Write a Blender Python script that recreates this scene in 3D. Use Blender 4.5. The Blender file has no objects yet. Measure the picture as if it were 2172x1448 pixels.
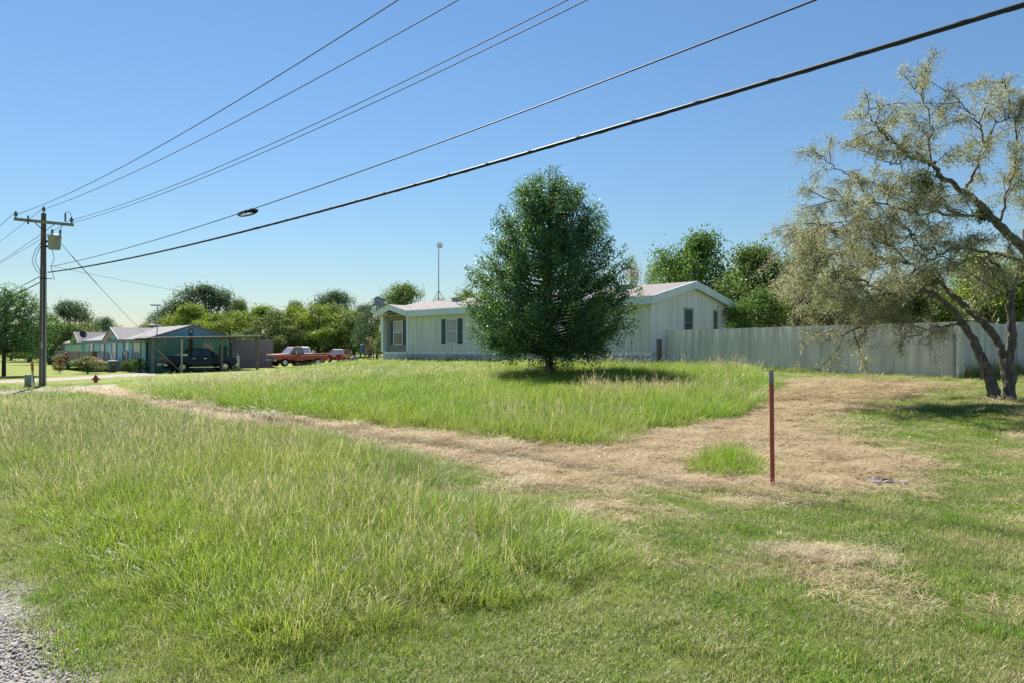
import bpy, bmesh, math, random
import numpy as np
from mathutils import Vector, Matrix

random.seed(7)
RNG = np.random.default_rng(11)
SC = bpy.context.scene
COL = SC.collection
R = math.radians

# ------------------------------------------------------------------ camera, sky, sun, exposure
F = 1590.0                      # focal length in photo pixels (photo 2172 x 1448)
CX, CY = 1086.0, 724.0
EYE = 1.6
PITCH = math.atan(18.0 / F)
cam = bpy.data.cameras.new('camera')
cam.sensor_width = 36.0
cam.lens = F / 2172.0 * 36.0
cam.clip_start = 0.05
cam.clip_end = 4000.0
cam_o = bpy.data.objects.new('camera', cam)
COL.objects.link(cam_o)
cam_o.location = (0, 0, EYE)
cam_o.rotation_euler = (R(90) + PITCH, 0, 0)
SC.camera = cam_o

SUN_AZ = R(-24.0)               # from +Y towards +X
SUN_EL = R(48.0)
w = bpy.data.worlds.new('World')
SC.world = w
w.use_nodes = True
nt = w.node_tree
bg = nt.nodes['Background']
sky = nt.nodes.new('ShaderNodeTexSky')
sky.sky_type = 'NISHITA'
sky.sun_disc = False
sky.sun_elevation = SUN_EL
sky.sun_rotation = SUN_AZ
sky.altitude = 0.0
sky.air_density = 1.5
sky.dust_density = 0.0
sky.ozone_density = 10.0
nt.links.new(sky.outputs['Color'], bg.inputs['Color'])
bg.inputs['Strength'].default_value = 0.05
sl = bpy.data.lights.new('sun', 'SUN')
sl.energy = 5.0
sl.angle = R(0.53)
sl.color = (1.0, 0.95, 0.86)
so = bpy.data.objects.new('sun', sl)
COL.objects.link(so)
sd = Vector((math.sin(SUN_AZ) * math.cos(SUN_EL), math.cos(SUN_AZ) * math.cos(SUN_EL), math.sin(SUN_EL)))
so.rotation_euler = sd.to_track_quat('Z', 'Y').to_euler()
so.location = sd * 60
SC.view_settings.view_transform = 'Standard'
SC.view_settings.look = 'None'
SC.view_settings.exposure = 1.1
SC.view_settings.gamma = 1.0
SC.view_settings.use_curve_mapping = False
SC.render.engine = 'CYCLES'
SC.cycles.use_denoising = True
SC.cycles.denoiser = 'OPENIMAGEDENOISE'
SC.cycles.denoising_input_passes = 'RGB_ALBEDO_NORMAL'
SC.cycles.denoising_prefilter = 'NONE'
SC.cycles.denoising_quality = 'HIGH'
SC.cycles.sample_clamp_indirect = 4.0
SC.cycles.max_bounces = 8
SC.cycles.transparent_max_bounces = 6
SC.cycles.caustics_reflective = False
SC.cycles.caustics_refractive = False

# ------------------------------------------------------------------ pixel helpers
cP, sP = math.cos(PITCH), math.sin(PITCH)
def ray(px, py):
    a = (px - CX) / F
    b = -(py - CY) / F
    return np.array([a, cP - sP * b, sP + cP * b])
def at(px, py, Y):
    d = ray(px, py)
    return np.array([0, 0, EYE]) + d * (Y / d[1])

# ------------------------------------------------------------------ terrain
CTRL = np.array([
    (0, 0, 0), (-5, 3, 0), (5, 3, 0), (3, 8.8, 0), (-8, 12, -.05), (0, 12.5, .02), (-17, 32, -.15), (-23.6, 37.7, -.2),
    (-30, 61, -.24), (-28, 66, -.2), (-22, 67, -.03), (-19, 71, .06), (-15, 77, .3), (1.5, 30, .5), (-10, 54, .74), (-12, 52, .62),
    (7, 38, .74), (14.4, 24.2, .67), (11.9, 18.5, .4), (9, 12, .1), (8, 33, .72), (-10, 30, .2), (-5, 20, .1), (4, 20, .25),
    (-5, 40, .6), (-20, 50, -.05), (-15, 48, .12), (-17, 58, .02), (-13.5, 60, .3), (-14, 66, .2), (-38, 72, -.25), (-70, 80, -.3), (-55, 105, -.25), (-20, 92, .8), (-40, 100, .2), (10, 60, .9),
    (40, 60, .9), (60, 30, .8), (22, 33, .75), (25, 12, .15), (30, 0, 0), (-30, 10, -.1), (0, -30, 0), (-60, 30, -.3),
    (0, 200, .8), (100, 200, .6), (-150, 200, -.3), (-300, 0, -.3), (300, 0, .3), (0, -300, 0), (0, 500, .6), (-13, 85, .8), (8, 18, .28)], float)
_d = np.linalg.norm(CTRL[:, None, :2] - CTRL[None, :, :2], axis=2)
_A = np.sqrt(_d ** 2 + 9.0)
_A -= np.eye(len(CTRL)) * 0.12
_mean = CTRL[:, 2].mean()
_W = np.linalg.solve(_A, CTRL[:, 2] - _mean)
def gz(x, y):
    x = np.asarray(x, float); y = np.asarray(y, float)
    xf, yf = x.ravel(), y.ravel()
    out = np.full(xf.shape, _mean)
    for i in range(len(CTRL)):
        out += _W[i] * np.sqrt((xf - CTRL[i, 0]) ** 2 + (yf - CTRL[i, 1]) ** 2 + 9.0)
    out += 0.018 * np.sin(xf * 1.7 + 0.6 * np.sin(yf * 0.9)) * np.sin(yf * 1.3 + 1.1) + 0.010 * np.sin(xf * 4.1 + yf * 2.3) * np.sin(yf * 3.7 - xf)
    return out.reshape(x.shape)
def gz1(x, y):
    return float(gz(np.array([x]), np.array([y]))[0])
def G(px, py):
    d = ray(px, py)
    z = 0.0
    for _ in range(40):
        t = (z - EYE) / d[2]
        p = d * t
        z = 0.6 * z + 0.4 * gz1(p[0], p[1])
    t = (z - EYE) / d[2]
    return np.array([d[0] * t, d[1] * t, z])
def GP(pts):
    return np.array([G(*p)[:2] for p in pts])
def vnoise(x, y, s, seed=0):
    x = np.asarray(x, float) / s; y = np.asarray(y, float) / s
    xi, yi = np.floor(x).astype(int), np.floor(y).astype(int)
    fx, fy = x - xi, y - yi
    fx = fx * fx * (3 - 2 * fx); fy = fy * fy * (3 - 2 * fy)
    def h(a, b):
        n = np.sin(a * 127.1 + b * 311.7 + seed * 74.7) * 43758.5453
        return n - np.floor(n)
    return (h(xi, yi) * (1 - fx) + h(xi + 1, yi) * fx) * (1 - fy) + (h(xi, yi + 1) * (1 - fx) + h(xi + 1, yi + 1) * fx) * fy
def fnoise(x, y, s, seed=0):
    return 0.55 * vnoise(x, y, s, seed) + 0.28 * vnoise(x, y, s / 2.3, seed + 3) + 0.17 * vnoise(x, y, s / 5.1, seed + 7)
def sdist(x, y, poly):
    """signed distance to a polygon, positive inside"""
    x = np.asarray(x, float); y = np.asarray(y, float)
    inside = np.zeros(x.shape, bool)
    best = np.full(x.shape, 1e9)
    n = len(poly)
    for i in range(n):
        x0, y0 = poly[i]; x1, y1 = poly[(i + 1) % n]
        c = ((y0 > y) != (y1 > y))
        with np.errstate(divide='ignore', invalid='ignore'):
            xi = (x1 - x0) * (y - y0) / (y1 - y0 if y1 != y0 else 1e-9) + x0
        inside ^= (c & (x < xi))
        ex, ey = x1 - x0, y1 - y0
        L = ex * ex + ey * ey + 1e-12
        t = np.clip(((x - x0) * ex + (y - y0) * ey) / L, 0, 1)
        best = np.minimum(best, (x - x0 - t * ex) ** 2 + (y - y0 - t * ey) ** 2)
    d = np.sqrt(best)
    return np.where(inside, d, -d)
def sstep(v, a, b):
    t = np.clip((v - a) / (b - a), 0, 1)
    return t * t * (3 - 2 * t)

# zones of the ground, traced where they lie
NEAR_TALL = GP([(-260, 880), (0, 850), (150, 838), (290, 852), (420, 884), (560, 908), (690, 908), (760, 932), (860, 948), (960, 978), (1052, 1018),
                (1040, 1038), (990, 1046), (1100, 1056), (1250, 1085), (1400, 1135), (1440, 1170), (1370, 1250), (1130, 1340), (900, 1400), (640, 1560),
                (330, 1560), (200, 1440), (120, 1330), (50, 1230), (0, 1170), (-150, 1050), (-300, 980)])
ISLAND = GP([(255, 822), (330, 846), (500, 872), (700, 894), (900, 919), (1050, 936), (1200, 949), (1330, 943), (1385, 917), (1500, 895), (1560, 888),
             (1615, 866), (1640, 835), (1650, 812)])
ISLAND = np.vstack([ISLAND, [(9.9, 32.0), (7.0, 36.8), (-9.3, 54.6), (-12.0, 55.0), (-15.0, 52.0), (-18.5, 47.0), (-22.0, 42.5)], GP([(262, 808)])])
TUFT = GP([(1490, 985), (1550, 970), (1605, 985), (1612, 1005), (1560, 1012), (1490, 1004)])
GRAVEL = GP([(-400, 1100), (-150, 1090), (0, 1200), (70, 1275), (130, 1370), (190, 1450), (270, 1560), (330, 1800), (-400, 1800)])
STRAW = GP([(0, 856), (150, 830), (255, 812), (330, 838), (500, 864), (700, 886), (900, 910), (1200, 940), (1340, 930), (1400, 905), (1600, 860), (1650, 806),
            (1780, 803), (2030, 812), (1960, 830), (1820, 860), (1760, 905), (1850, 950), (2010, 990), (1900, 1030), (1600, 1040), (1300, 1050), (1060, 1040),
            (960, 990), (760, 940), (690, 912), (560, 912), (420, 890), (290, 856), (150, 842)])
def zones(x, y):
    nz = fnoise(x, y, 1.6, 1) - 0.5
    straw = sstep(sdist(x, y, STRAW) + nz * 1.3, -0.25, 0.55)
    patch = sstep(fnoise(x, y, .8, 21), 0.60, 0.74) * (np.hypot(x, y) < 22) * (x > -1.5) * sstep(np.hypot(x, y), 4.2, 6.0)
    straw = np.maximum(straw, patch * 0.55)
    grav = sstep(sdist(x, y, GRAVEL) + nz * 0.5, -0.2, 0.25)
    return straw, grav

# ------------------------------------------------------------------ materials
def _bsdf(m):
    return m.node_tree.nodes['Principled BSDF']
MATS = {}
def pmat(name, c, rough=0.7, metal=0.0, var=0.15, scale=6.0, bump=0.0, bscale=None, c2=None, spec=0.5, stretch=None, coat=0.0, objvar=0.0):
    if name in MATS:
        return MATS[name]
    m = bpy.data.materials.new(name); m.use_nodes = True
    t = m.node_tree; b = _bsdf(m)
    b.inputs['Roughness'].default_value = rough
    b.inputs['Metallic'].default_value = metal
    b.inputs['Specular IOR Level'].default_value = spec
    b.inputs['Coat Weight'].default_value = coat
    tc = t.nodes.new('ShaderNodeTexCoord'); mp = t.nodes.new('ShaderNodeMapping')
    if stretch: mp.inputs['Scale'].default_value = stretch
    t.links.new(tc.outputs['Object'], mp.inputs['Vector'])
    n = t.nodes.new('ShaderNodeTexNoise'); n.inputs['Scale'].default_value = scale; n.inputs['Detail'].default_value = 6; n.inputs['Roughness'].default_value = 0.65
    t.links.new(mp.outputs['Vector'], n.inputs['Vector'])
    r = t.nodes.new('ShaderNodeValToRGB')
    c2 = c2 or tuple(max(0, v * (1 - var * 1.6)) for v in c)
    r.color_ramp.elements[0].position = 0.32; r.color_ramp.elements[1].position = 0.68
    r.color_ramp.elements[0].color = (*c2, 1); r.color_ramp.elements[1].color = (*[min(1, v * (1 + var * 0.5)) for v in c], 1)
    t.links.new(n.outputs['Fac'], r.inputs['Fac']); t.links.new(r.outputs['Color'], b.inputs['Base Color'])
    if objvar:
        oi = t.nodes.new('ShaderNodeObjectInfo'); mr = t.nodes.new('ShaderNodeMapRange'); mr.inputs['To Min'].default_value = 1 - objvar; mr.inputs['To Max'].default_value = 1 + objvar * .3
        hv = t.nodes.new('ShaderNodeHueSaturation'); t.links.new(oi.outputs['Random'], mr.inputs['Value']); t.links.new(mr.outputs[0], hv.inputs['Value'])
        t.links.new(r.outputs['Color'], hv.inputs['Color']); t.links.new(hv.outputs['Color'], b.inputs['Base Color'])
    if bump:
        n2 = t.nodes.new('ShaderNodeTexNoise'); n2.inputs['Scale'].default_value = bscale or scale * 4; n2.inputs['Detail'].default_value = 4
        t.links.new(mp.outputs['Vector'], n2.inputs['Vector'])
        bp = t.nodes.new('ShaderNodeBump'); bp.inputs['Strength'].default_value = bump; bp.inputs['Distance'].default_value = 0.02
        t.links.new(n2.outputs['Fac'], bp.inputs['Height']); t.links.new(bp.outputs['Normal'], b.inputs['Normal'])
    MATS[name] = m
    return m
def glass_mat(name, c=(.03, .04, .05), rough=0.08):
    m = pmat(name, c, rough, var=0.05, scale=1.2, spec=0.8)
    return m
def leaf_mat(name, dark, light, trans=0.45, rough=0.45, objcol=False, gloss=0.02):
    m = bpy.data.materials.new(name); m.use_nodes = True
    t = m.node_tree; t.nodes.clear()
    out = t.nodes.new('ShaderNodeOutputMaterial')
    a = t.nodes.new('ShaderNodeAttribute'); a.attribute_name = 'tone'
    mx = t.nodes.new('ShaderNodeMix'); mx.data_type = 'RGBA'
    t.links.new(a.outputs['Fac'], mx.inputs['Factor'])
    mx.inputs[6].default_value = (*dark, 1); mx.inputs[7].default_value = (*light, 1)
    col = mx.outputs[2]
    if objcol:
        oi = t.nodes.new('ShaderNodeObjectInfo')
        mm = t.nodes.new('ShaderNodeMix'); mm.data_type = 'RGBA'; mm.blend_type = 'MULTIPLY'; mm.inputs['Factor'].default_value = 1
        t.links.new(col, mm.inputs[6]); t.links.new(oi.outputs['Color'], mm.inputs[7]); col = mm.outputs[2]
    d = t.nodes.new('ShaderNodeBsdfDiffuse'); tr = t.nodes.new('ShaderNodeBsdfTranslucent'); gl = t.nodes.new('ShaderNodeBsdfGlossy')
    gl.inputs['Roughness'].default_value = rough; gl.inputs['Color'].default_value = (1, 1, 1, 1)
    hs = t.nodes.new('ShaderNodeHueSaturation'); hs.inputs['Hue'].default_value = 0.48; hs.inputs['Saturation'].default_value = 1.1; hs.inputs['Value'].default_value = 1.35
    t.links.new(col, d.inputs['Color']); t.links.new(col, hs.inputs['Color']); t.links.new(hs.outputs['Color'], tr.inputs['Color'])
    m1 = t.nodes.new('ShaderNodeMixShader'); m1.inputs['Fac'].default_value = trans
    t.links.new(d.outputs[0], m1.inputs[1]); t.links.new(tr.outputs[0], m1.inputs[2])
    m2 = t.nodes.new('ShaderNodeMixShader')
    m2.inputs['Fac'].default_value = gloss
    t.links.new(m1.outputs[0], m2.inputs[1]); t.links.new(gl.outputs[0], m2.inputs[2])
    t.links.new(m2.outputs[0], out.inputs['Surface'])
    MATS[name] = m
    return m

# ------------------------------------------------------------------ mesh helpers
def tag(o, label=None, cat=None, group=None, kind=None):
    if label: o['label'] = label
    if cat: o['category'] = cat
    if group: o['group'] = group
    if kind: o['kind'] = kind
    return o
def empty(name, loc, rz=0.0, label=None, cat=None, group=None):
    o = bpy.data.objects.new(name, None); COL.objects.link(o)
    o.location = loc; o.rotation_euler = (0, 0, rz); o.empty_display_size = 0.3
    return tag(o, label, cat, group)
class MB:
    def __init__(s): s.v = []; s.f = []; s.sm = []
    def add(s, vs, fs, smooth=False):
        n = len(s.v); s.v += [tuple(map(float, p)) for p in vs]
        s.f += [tuple(i + n for i in q) for q in fs]; s.sm += [smooth] * len(fs); return s
    def box(s, x0, x1, y0, y1, z0, z1):
        return s.add([(x0, y0, z0), (x1, y0, z0), (x1, y1, z0), (x0, y1, z0), (x0, y0, z1), (x1, y0, z1), (x1, y1, z1), (x0, y1, z1)],
                     [(0, 3, 2, 1), (4, 5, 6, 7), (0, 1, 5, 4), (1, 2, 6, 5), (2, 3, 7, 6), (3, 0, 4, 7)])
    def hexa(s, b, t):       # two quads, bottom and top
        return s.add(list(b) + list(t), [(0, 3, 2, 1), (4, 5, 6, 7), (0, 1, 5, 4), (1, 2, 6, 5), (2, 3, 7, 6), (3, 0, 4, 7)])
    def bar(s, a, b, w_, h_=None, up=(0, 0, 1)):
        h_ = h_ or w_
        a, b = Vector(a), Vector(b); d = (b - a).normalized(); u = Vector(up)
        if abs(d.dot(u)) > 0.98: u = Vector((1, 0, 0))
        x = d.cross(u).normalized() * (w_ / 2); y = x.cross(d).normalized() * (h_ / 2)
        return s.hexa([a - x - y, a + x - y, a + x + y, a - x + y], [b - x - y, b + x - y, b + x + y, b - x + y])
    def tube(s, pts, rad, n=8, cap=True, smooth=True):
        pts = [Vector(p) for p in pts]; k = len(pts)
        if not hasattr(rad, '__len__'): rad = [rad] * k
        vs, fs = [], []; ref = None
        for i, p in enumerate(pts):
            d = (pts[min(i + 1, k - 1)] - pts[max(i - 1, 0)]).normalized()
            if ref is None:
                ref = d.cross(Vector((0.3, 0.1, 1))) if abs(d.z) < .95 else d.cross(Vector((1, .2, 0)))
            x = (ref - d * ref.dot(d)).normalized(); y = d.cross(x); ref = x
            for j in range(n):
                a = 2 * math.pi * j / n
                vs.append(p + (x * math.cos(a) + y * math.sin(a)) * rad[i])
        for i in range(k - 1):
            for j in range(n):
                fs.append((i * n + j, i * n + (j + 1) % n, (i + 1) * n + (j + 1) % n, (i + 1) * n + j))
        s.add(vs, fs, smooth)
        if cap: s.add([vs[j] for j in range(n)] + [vs[(k - 1) * n + j] for j in range(n)], [tuple(range(n))[::-1], tuple(range(n, 2 * n))])
        return s
    def lathe(s, prof, n=16, axis='z', c=(0, 0, 0), smooth=True):
        vs, fs = [], []; k = len(prof)
        for r, z in prof:
            for j in range(n):
                a = 2 * math.pi * j / n; p = (r * math.cos(a), r * math.sin(a), z)
                if axis == 'y': p = (p[0], p[2], p[1])
                if axis == 'x': p = (p[2], p[0], p[1])
                vs.append((p[0] + c[0], p[1] + c[1], p[2] + c[2]))
        for i in range(k - 1):
            for j in range(n):
                fs.append((i * n + j, i * n + (j + 1) % n, (i + 1) * n + (j + 1) % n, (i + 1) * n + j))
        return s.add(vs, fs, smooth)
    def prism(s, prof, y0, y1, axis='y', inset=0.0):
        n = len(prof)
        if axis == 'y':
            a = [(p[0], y0, p[1]) for p in prof]; b = [(p[0], y1, p[1]) for p in prof]
        else:
            a = [(y0, p[0], p[1]) for p in prof]; b = [(y1, p[0], p[1]) for p in prof]
        return s.add(a + b, [tuple(range(n)), tuple(range(2 * n - 1, n - 1, -1))] + [(i, i + n, (i + 1) % n + n, (i + 1) % n) for i in range(n)])
    def build(s, name, mat, parent=None, bevel=0.0, fix=True):
        me = bpy.data.meshes.new(name); me.from_pydata(s.v, [], s.f)
        me.polygons.foreach_set('use_smooth', s.sm)
        if fix:
            bm = bmesh.new(); bm.from_mesh(me); bmesh.ops.recalc_face_normals(bm, faces=bm.faces); bm.to_mesh(me); bm.free()
        me.materials.append(mat)
        o = bpy.data.objects.new(name, me); COL.objects.link(o)
        if parent: o.parent = parent
        if bevel:
            b = o.modifiers.new('bevel', 'BEVEL'); b.width = bevel; b.segments = 2; b.limit_method = 'ANGLE'; b.angle_limit = R(40)
        return o
def copy_tree(o, parent=None):
    c = o.copy(); COL.objects.link(c); c.parent = parent
    for ch in o.children: copy_tree(ch, c)
    return c
def to_local(o_loc, rz, p):
    dx, dy = p[0] - o_loc[0], p[1] - o_loc[1]; c, s_ = math.cos(rz), math.sin(rz)
    return (dx * c + dy * s_, -dx * s_ + dy * c, p[2] - o_loc[2])

def quads_object(name, V, tone, mat, parent=None):
    """V: (N,4,3) quads, tone: (N,)"""
    n = len(V)
    me = bpy.data.meshes.new(name)
    me.vertices.add(n * 4); me.vertices.foreach_set('co', V.reshape(-1).astype(np.float32))
    me.loops.add(n * 4); me.loops.foreach_set('vertex_index', np.arange(n * 4, dtype=np.int32))
    me.polygons.add(n); me.polygons.foreach_set('loop_start', np.arange(0, n * 4, 4, dtype=np.int32))
    me.update(calc_edges=True)
    at_ = me.attributes.new('tone', 'FLOAT', 'FACE'); at_.data.foreach_set('value', tone.astype(np.float32))
    me.materials.append(mat)
    o = bpy.data.objects.new(name, me); COL.objects.link(o)
    if parent: o.parent = parent
    return o
def unit(a):
    return a / np.maximum(np.linalg.norm(a, axis=-1, keepdims=True), 1e-9)
def leaf_quads(c, size, aspect=0.55, bias=None, bias_w=0.6, rng=RNG, droop=0.0, fold=0.0):
    """rhombus leaves about centres c (N,3)"""
    n = len(c)
    nrm = rng.normal(size=(n, 3))
    if bias is not None: nrm = unit(nrm) + bias * bias_w
    nrm = unit(nrm)
    a = rng.normal(size=(n, 3)); a[:, 2] -= droop
    a = unit(a - nrm * np.sum(a * nrm, axis=1, keepdims=True)); b = np.cross(nrm, a)
    L = (size * rng.uniform(0.7, 1.3, n))[:, None]
    mid = c + a * L * 0.42 + nrm * L * fold
    return np.stack([c, mid + b * L * aspect * 0.5, c + a * L, mid - b * L * aspect * 0.5], axis=1)

# ------------------------------------------------------------------ ground
def ground_material():
    m = bpy.data.materials.new('ground'); m.use_nodes = True
    t = m.node_tree; b = _bsdf(m); b.inputs['Roughness'].default_value = 0.95; b.inputs['Specular IOR Level'].default_value = 0.15
    tc = t.nodes.new('ShaderNodeTexCoord')
    def noise(s, d=8, r=.7):
        n = t.nodes.new('ShaderNodeTexNoise'); n.inputs['Scale'].default_value = s; n.inputs['Detail'].default_value = d; n.inputs['Roughness'].default_value = r
        t.links.new(tc.outputs['Object'], n.inputs['Vector']); return n
    def ramp(src, stops):
        r = t.nodes.new('ShaderNodeValToRGB'); e = r.color_ramp.elements
        while len(e) < len(stops): e.new(0.5)
        for i, (p, c) in enumerate(stops): e[i].position = p; e[i].color = (*c, 1)
        t.links.new(src, r.inputs['Fac']); return r.outputs['Color']
    def mix(f, a, c):
        x = t.nodes.new('ShaderNodeMix'); x.data_type = 'RGBA'; t.links.new(f, x.inputs['Factor']); t.links.new(a, x.inputs[6]); t.links.new(c, x.inputs[7]); return x.outputs[2]
    def attr(nm):
        a = t.nodes.new('ShaderNodeAttribute'); a.attribute_name = nm; return a.outputs['Fac']
    green = ramp(noise(3.0, 10, .75).outputs['Fac'], [(.3, (.055, .07, .02)), (.5, (.11, .14, .03)), (.7, (.17, .18, .055))])
    lawn = ramp(noise(1.2, 10, .8).outputs['Fac'], [(.3, (.12, .16, .03)), (.5, (.18, .22, .045)), (.72, (.26, .27, .08))])
    straw = ramp(noise(14, 10, .8).outputs['Fac'], [(.3, (.20, .14, .07)), (.48, (.36, .27, .15)), (.7, (.5, .40, .25))])
    grav = ramp(noise(60, 6, .8).outputs['Fac'], [(.3, (.2, .17, .15)), (.5, (.34, .31, .29)), (.7, (.5, .47, .45))])
    c = mix(attr('lawn'), green, lawn); c = mix(attr('straw'), c, straw); c = mix(attr('grav'), c, grav)
    t.links.new(c, b.inputs['Base Color'])
    bp = t.nodes.new('ShaderNodeBump'); bp.inputs['Strength'].default_value = 0.7; bp.inputs['Distance'].default_value = 0.04
    t.links.new(noise(25, 6, .7).outputs['Fac'], bp.inputs['Height']); t.links.new(bp.outputs['Normal'], b.inputs['Normal'])
    return m
def build_ground():
    def axis(n, half, c, tight):
        u = np.linspace(-1, 1, n); return c + np.sinh(u * tight) / math.sinh(tight) * half
    xs = axis(300, 1500, 0, 6.2); ys = axis(340, 1500, 14, 6.2)
    X, Y = np.meshgrid(xs, ys); Z = gz(X, Y)
    far = sstep(np.hypot(X, Y), 150, 420); Z = Z * (1 - far) + 0.4 * far
    n, k = X.shape[1], X.shape[0]
    me = bpy.data.meshes.new('ground')
    idx = np.arange(n * k).reshape(k, n)
    q = np.stack([idx[:-1, :-1], idx[:-1, 1:], idx[1:, 1:], idx[1:, :-1]], axis=-1).reshape(-1, 4)
    me.vertices.add(n * k); me.vertices.foreach_set('co', np.stack([X, Y, Z], -1).reshape(-1).astype(np.float32))
    me.loops.add(q.size); me.loops.foreach_set('vertex_index', q.reshape(-1).astype(np.int32))
    me.polygons.add(len(q)); me.polygons.foreach_set('loop_start', np.arange(0, q.size, 4, dtype=np.int32))
    me.polygons.foreach_set('use_smooth', np.ones(len(q), bool))
    me.update(calc_edges=True)
    st, gr = zones(X, Y)
    lawn = sstep(np.hypot(X, Y), 34, 42) * (sdist(X, Y, ISLAND) < 0)
    for nm, v in (('straw', st), ('grav', gr), ('lawn', lawn)):
        a = me.attributes.new(nm, 'FLOAT', 'POINT'); a.data.foreach_set('value', v.reshape(-1).astype(np.float32))
    me.materials.append(ground_material())
    o = bpy.data.objects.new('ground', me); COL.objects.link(o)
    tag(o, 'gently rising ground of grass, straw and bare soil', 'ground', kind='structure')
build_ground()

def ribbon(name, label, cat, pts, mat, lift=0.02):
    """pts: list of (px, py_top, py_bottom) traced across the strip"""
    vs, fs = [], []
    dense = []
    for i in range(len(pts) - 1):
        for k in range(8):
            f = k / 8; dense.append([pts[i][j] * (1 - f) + pts[i + 1][j] * f for j in range(3)])
    dense.append(pts[-1])
    nc = 5
    for (px, a, b) in dense:
        p, q = G(px, a), G(px, b)
        for j in range(nc):
            m_ = p + (q - p) * j / (nc - 1)
            vs.append((m_[0], m_[1], gz1(m_[0], m_[1]) + lift + (0.012 if 0 < j < nc - 1 else -0.02)))
    for i in range(len(dense) - 1):
        for j in range(nc - 1):
            fs.append((i * nc + j, i * nc + j + 1, (i + 1) * nc + j + 1, (i + 1) * nc + j))
    o = MB().add(vs, fs, True).build(name, mat)
    return tag(o, label, cat, kind='structure')
gravel_m = pmat('pale_gravel', (.34, .29, .25), .95, var=.3, scale=9, bump=.5, bscale=60)
ribbon('driveway', 'pale gravel driveway running past the wooden steps to the carport', 'driveway',
       [(-120, 810, 818), (0, 806.5, 812), (100, 801, 807.5), (200, 796, 802.5), (262, 791.5, 798.5), (330, 789.5, 795)], gravel_m)
ribbon('path', 'narrow pale gravel path beside the utility pole', 'path',
       [(-120, 838, 850), (0, 828, 839), (80, 823, 831.5), (160, 818, 825), (250, 813.5, 818.5)], gravel_m)

# ------------------------------------------------------------------ shared house materials
M_cream = pmat('cream_siding', (.86, .85, .76), .7, var=.2, scale=1.6, stretch=(4, 4, .16), bump=.15, bscale=30)
M_gable = pmat('pale_siding', (.88, .87, .85), .7, var=.14, scale=1.6, stretch=(4, 4, .16), bump=.15, bscale=30)
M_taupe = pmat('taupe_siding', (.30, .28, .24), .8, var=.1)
M_white = pmat('white_trim', (.84, .87, .88), .6, var=.08, scale=2)
M_fascia = pmat('pale_fascia', (.74, .83, .87), .6, var=.08, scale=2)
M_skirt = pmat('pale_blue_skirting', (.72, .80, .85), .6, var=.2, scale=2.5, objvar=.15)
M_shingle = pmat('weathered_shingle', (.29, .255, .255), .9, var=.32, scale=5, bump=.5, bscale=40, stretch=(1, 3, 3))
M_shut = pmat('dark_blue_shutter', (.045, .085, .13), .6, var=.1)
M_glass = glass_mat('window_glass', (.10, .12, .14))
M_curtain = pmat('curtain_behind_glass', (.55, .50, .52), .25, var=.35, scale=5, stretch=(4, 4, .3))
M_teal = pmat('teal_siding', (.22, .52, .62), .75, var=.1, scale=1.5, stretch=(3, 3, .35))
M_tealside = pmat('pale_teal_siding', (.30, .57, .62), .75, var=.1, scale=1.5, stretch=(3, 3, .35))
M_tealtrim = pmat('dark_teal_trim', (.03, .105, .16), .6, var=.1)
M_soffit = pmat('cream_soffit', (.58, .56, .44), .8, var=.06)
M_grayroof = pmat('gray_shingle', (.22, .205, .215), .9, var=.25, scale=6, bump=.4, bscale=40)
M_dark = pmat('dark_metal', (.035, .04, .05), .5, var=.2)
M_galv = pmat('galvanized_steel', (.42, .45, .47), .45, metal=.6, var=.15, scale=12)
M_gray = pmat('gray_paint', (.33, .35, .36), .6, var=.12)
M_wood = pmat('weathered_wood', (.28, .23, .19), .9, var=.3, objvar=.2, scale=8, stretch=(1, 1, 6), bump=.4)
M_woodred = pmat('reddish_wood', (.20, .10, .085), .85, var=.25, scale=8, stretch=(4, 4, 1))
M_woodpale = pmat('pale_wood', (.45, .40, .36), .9, var=.2, scale=8)
M_black = pmat('black_rubber', (.012, .012, .014), .75, var=.2)

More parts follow.
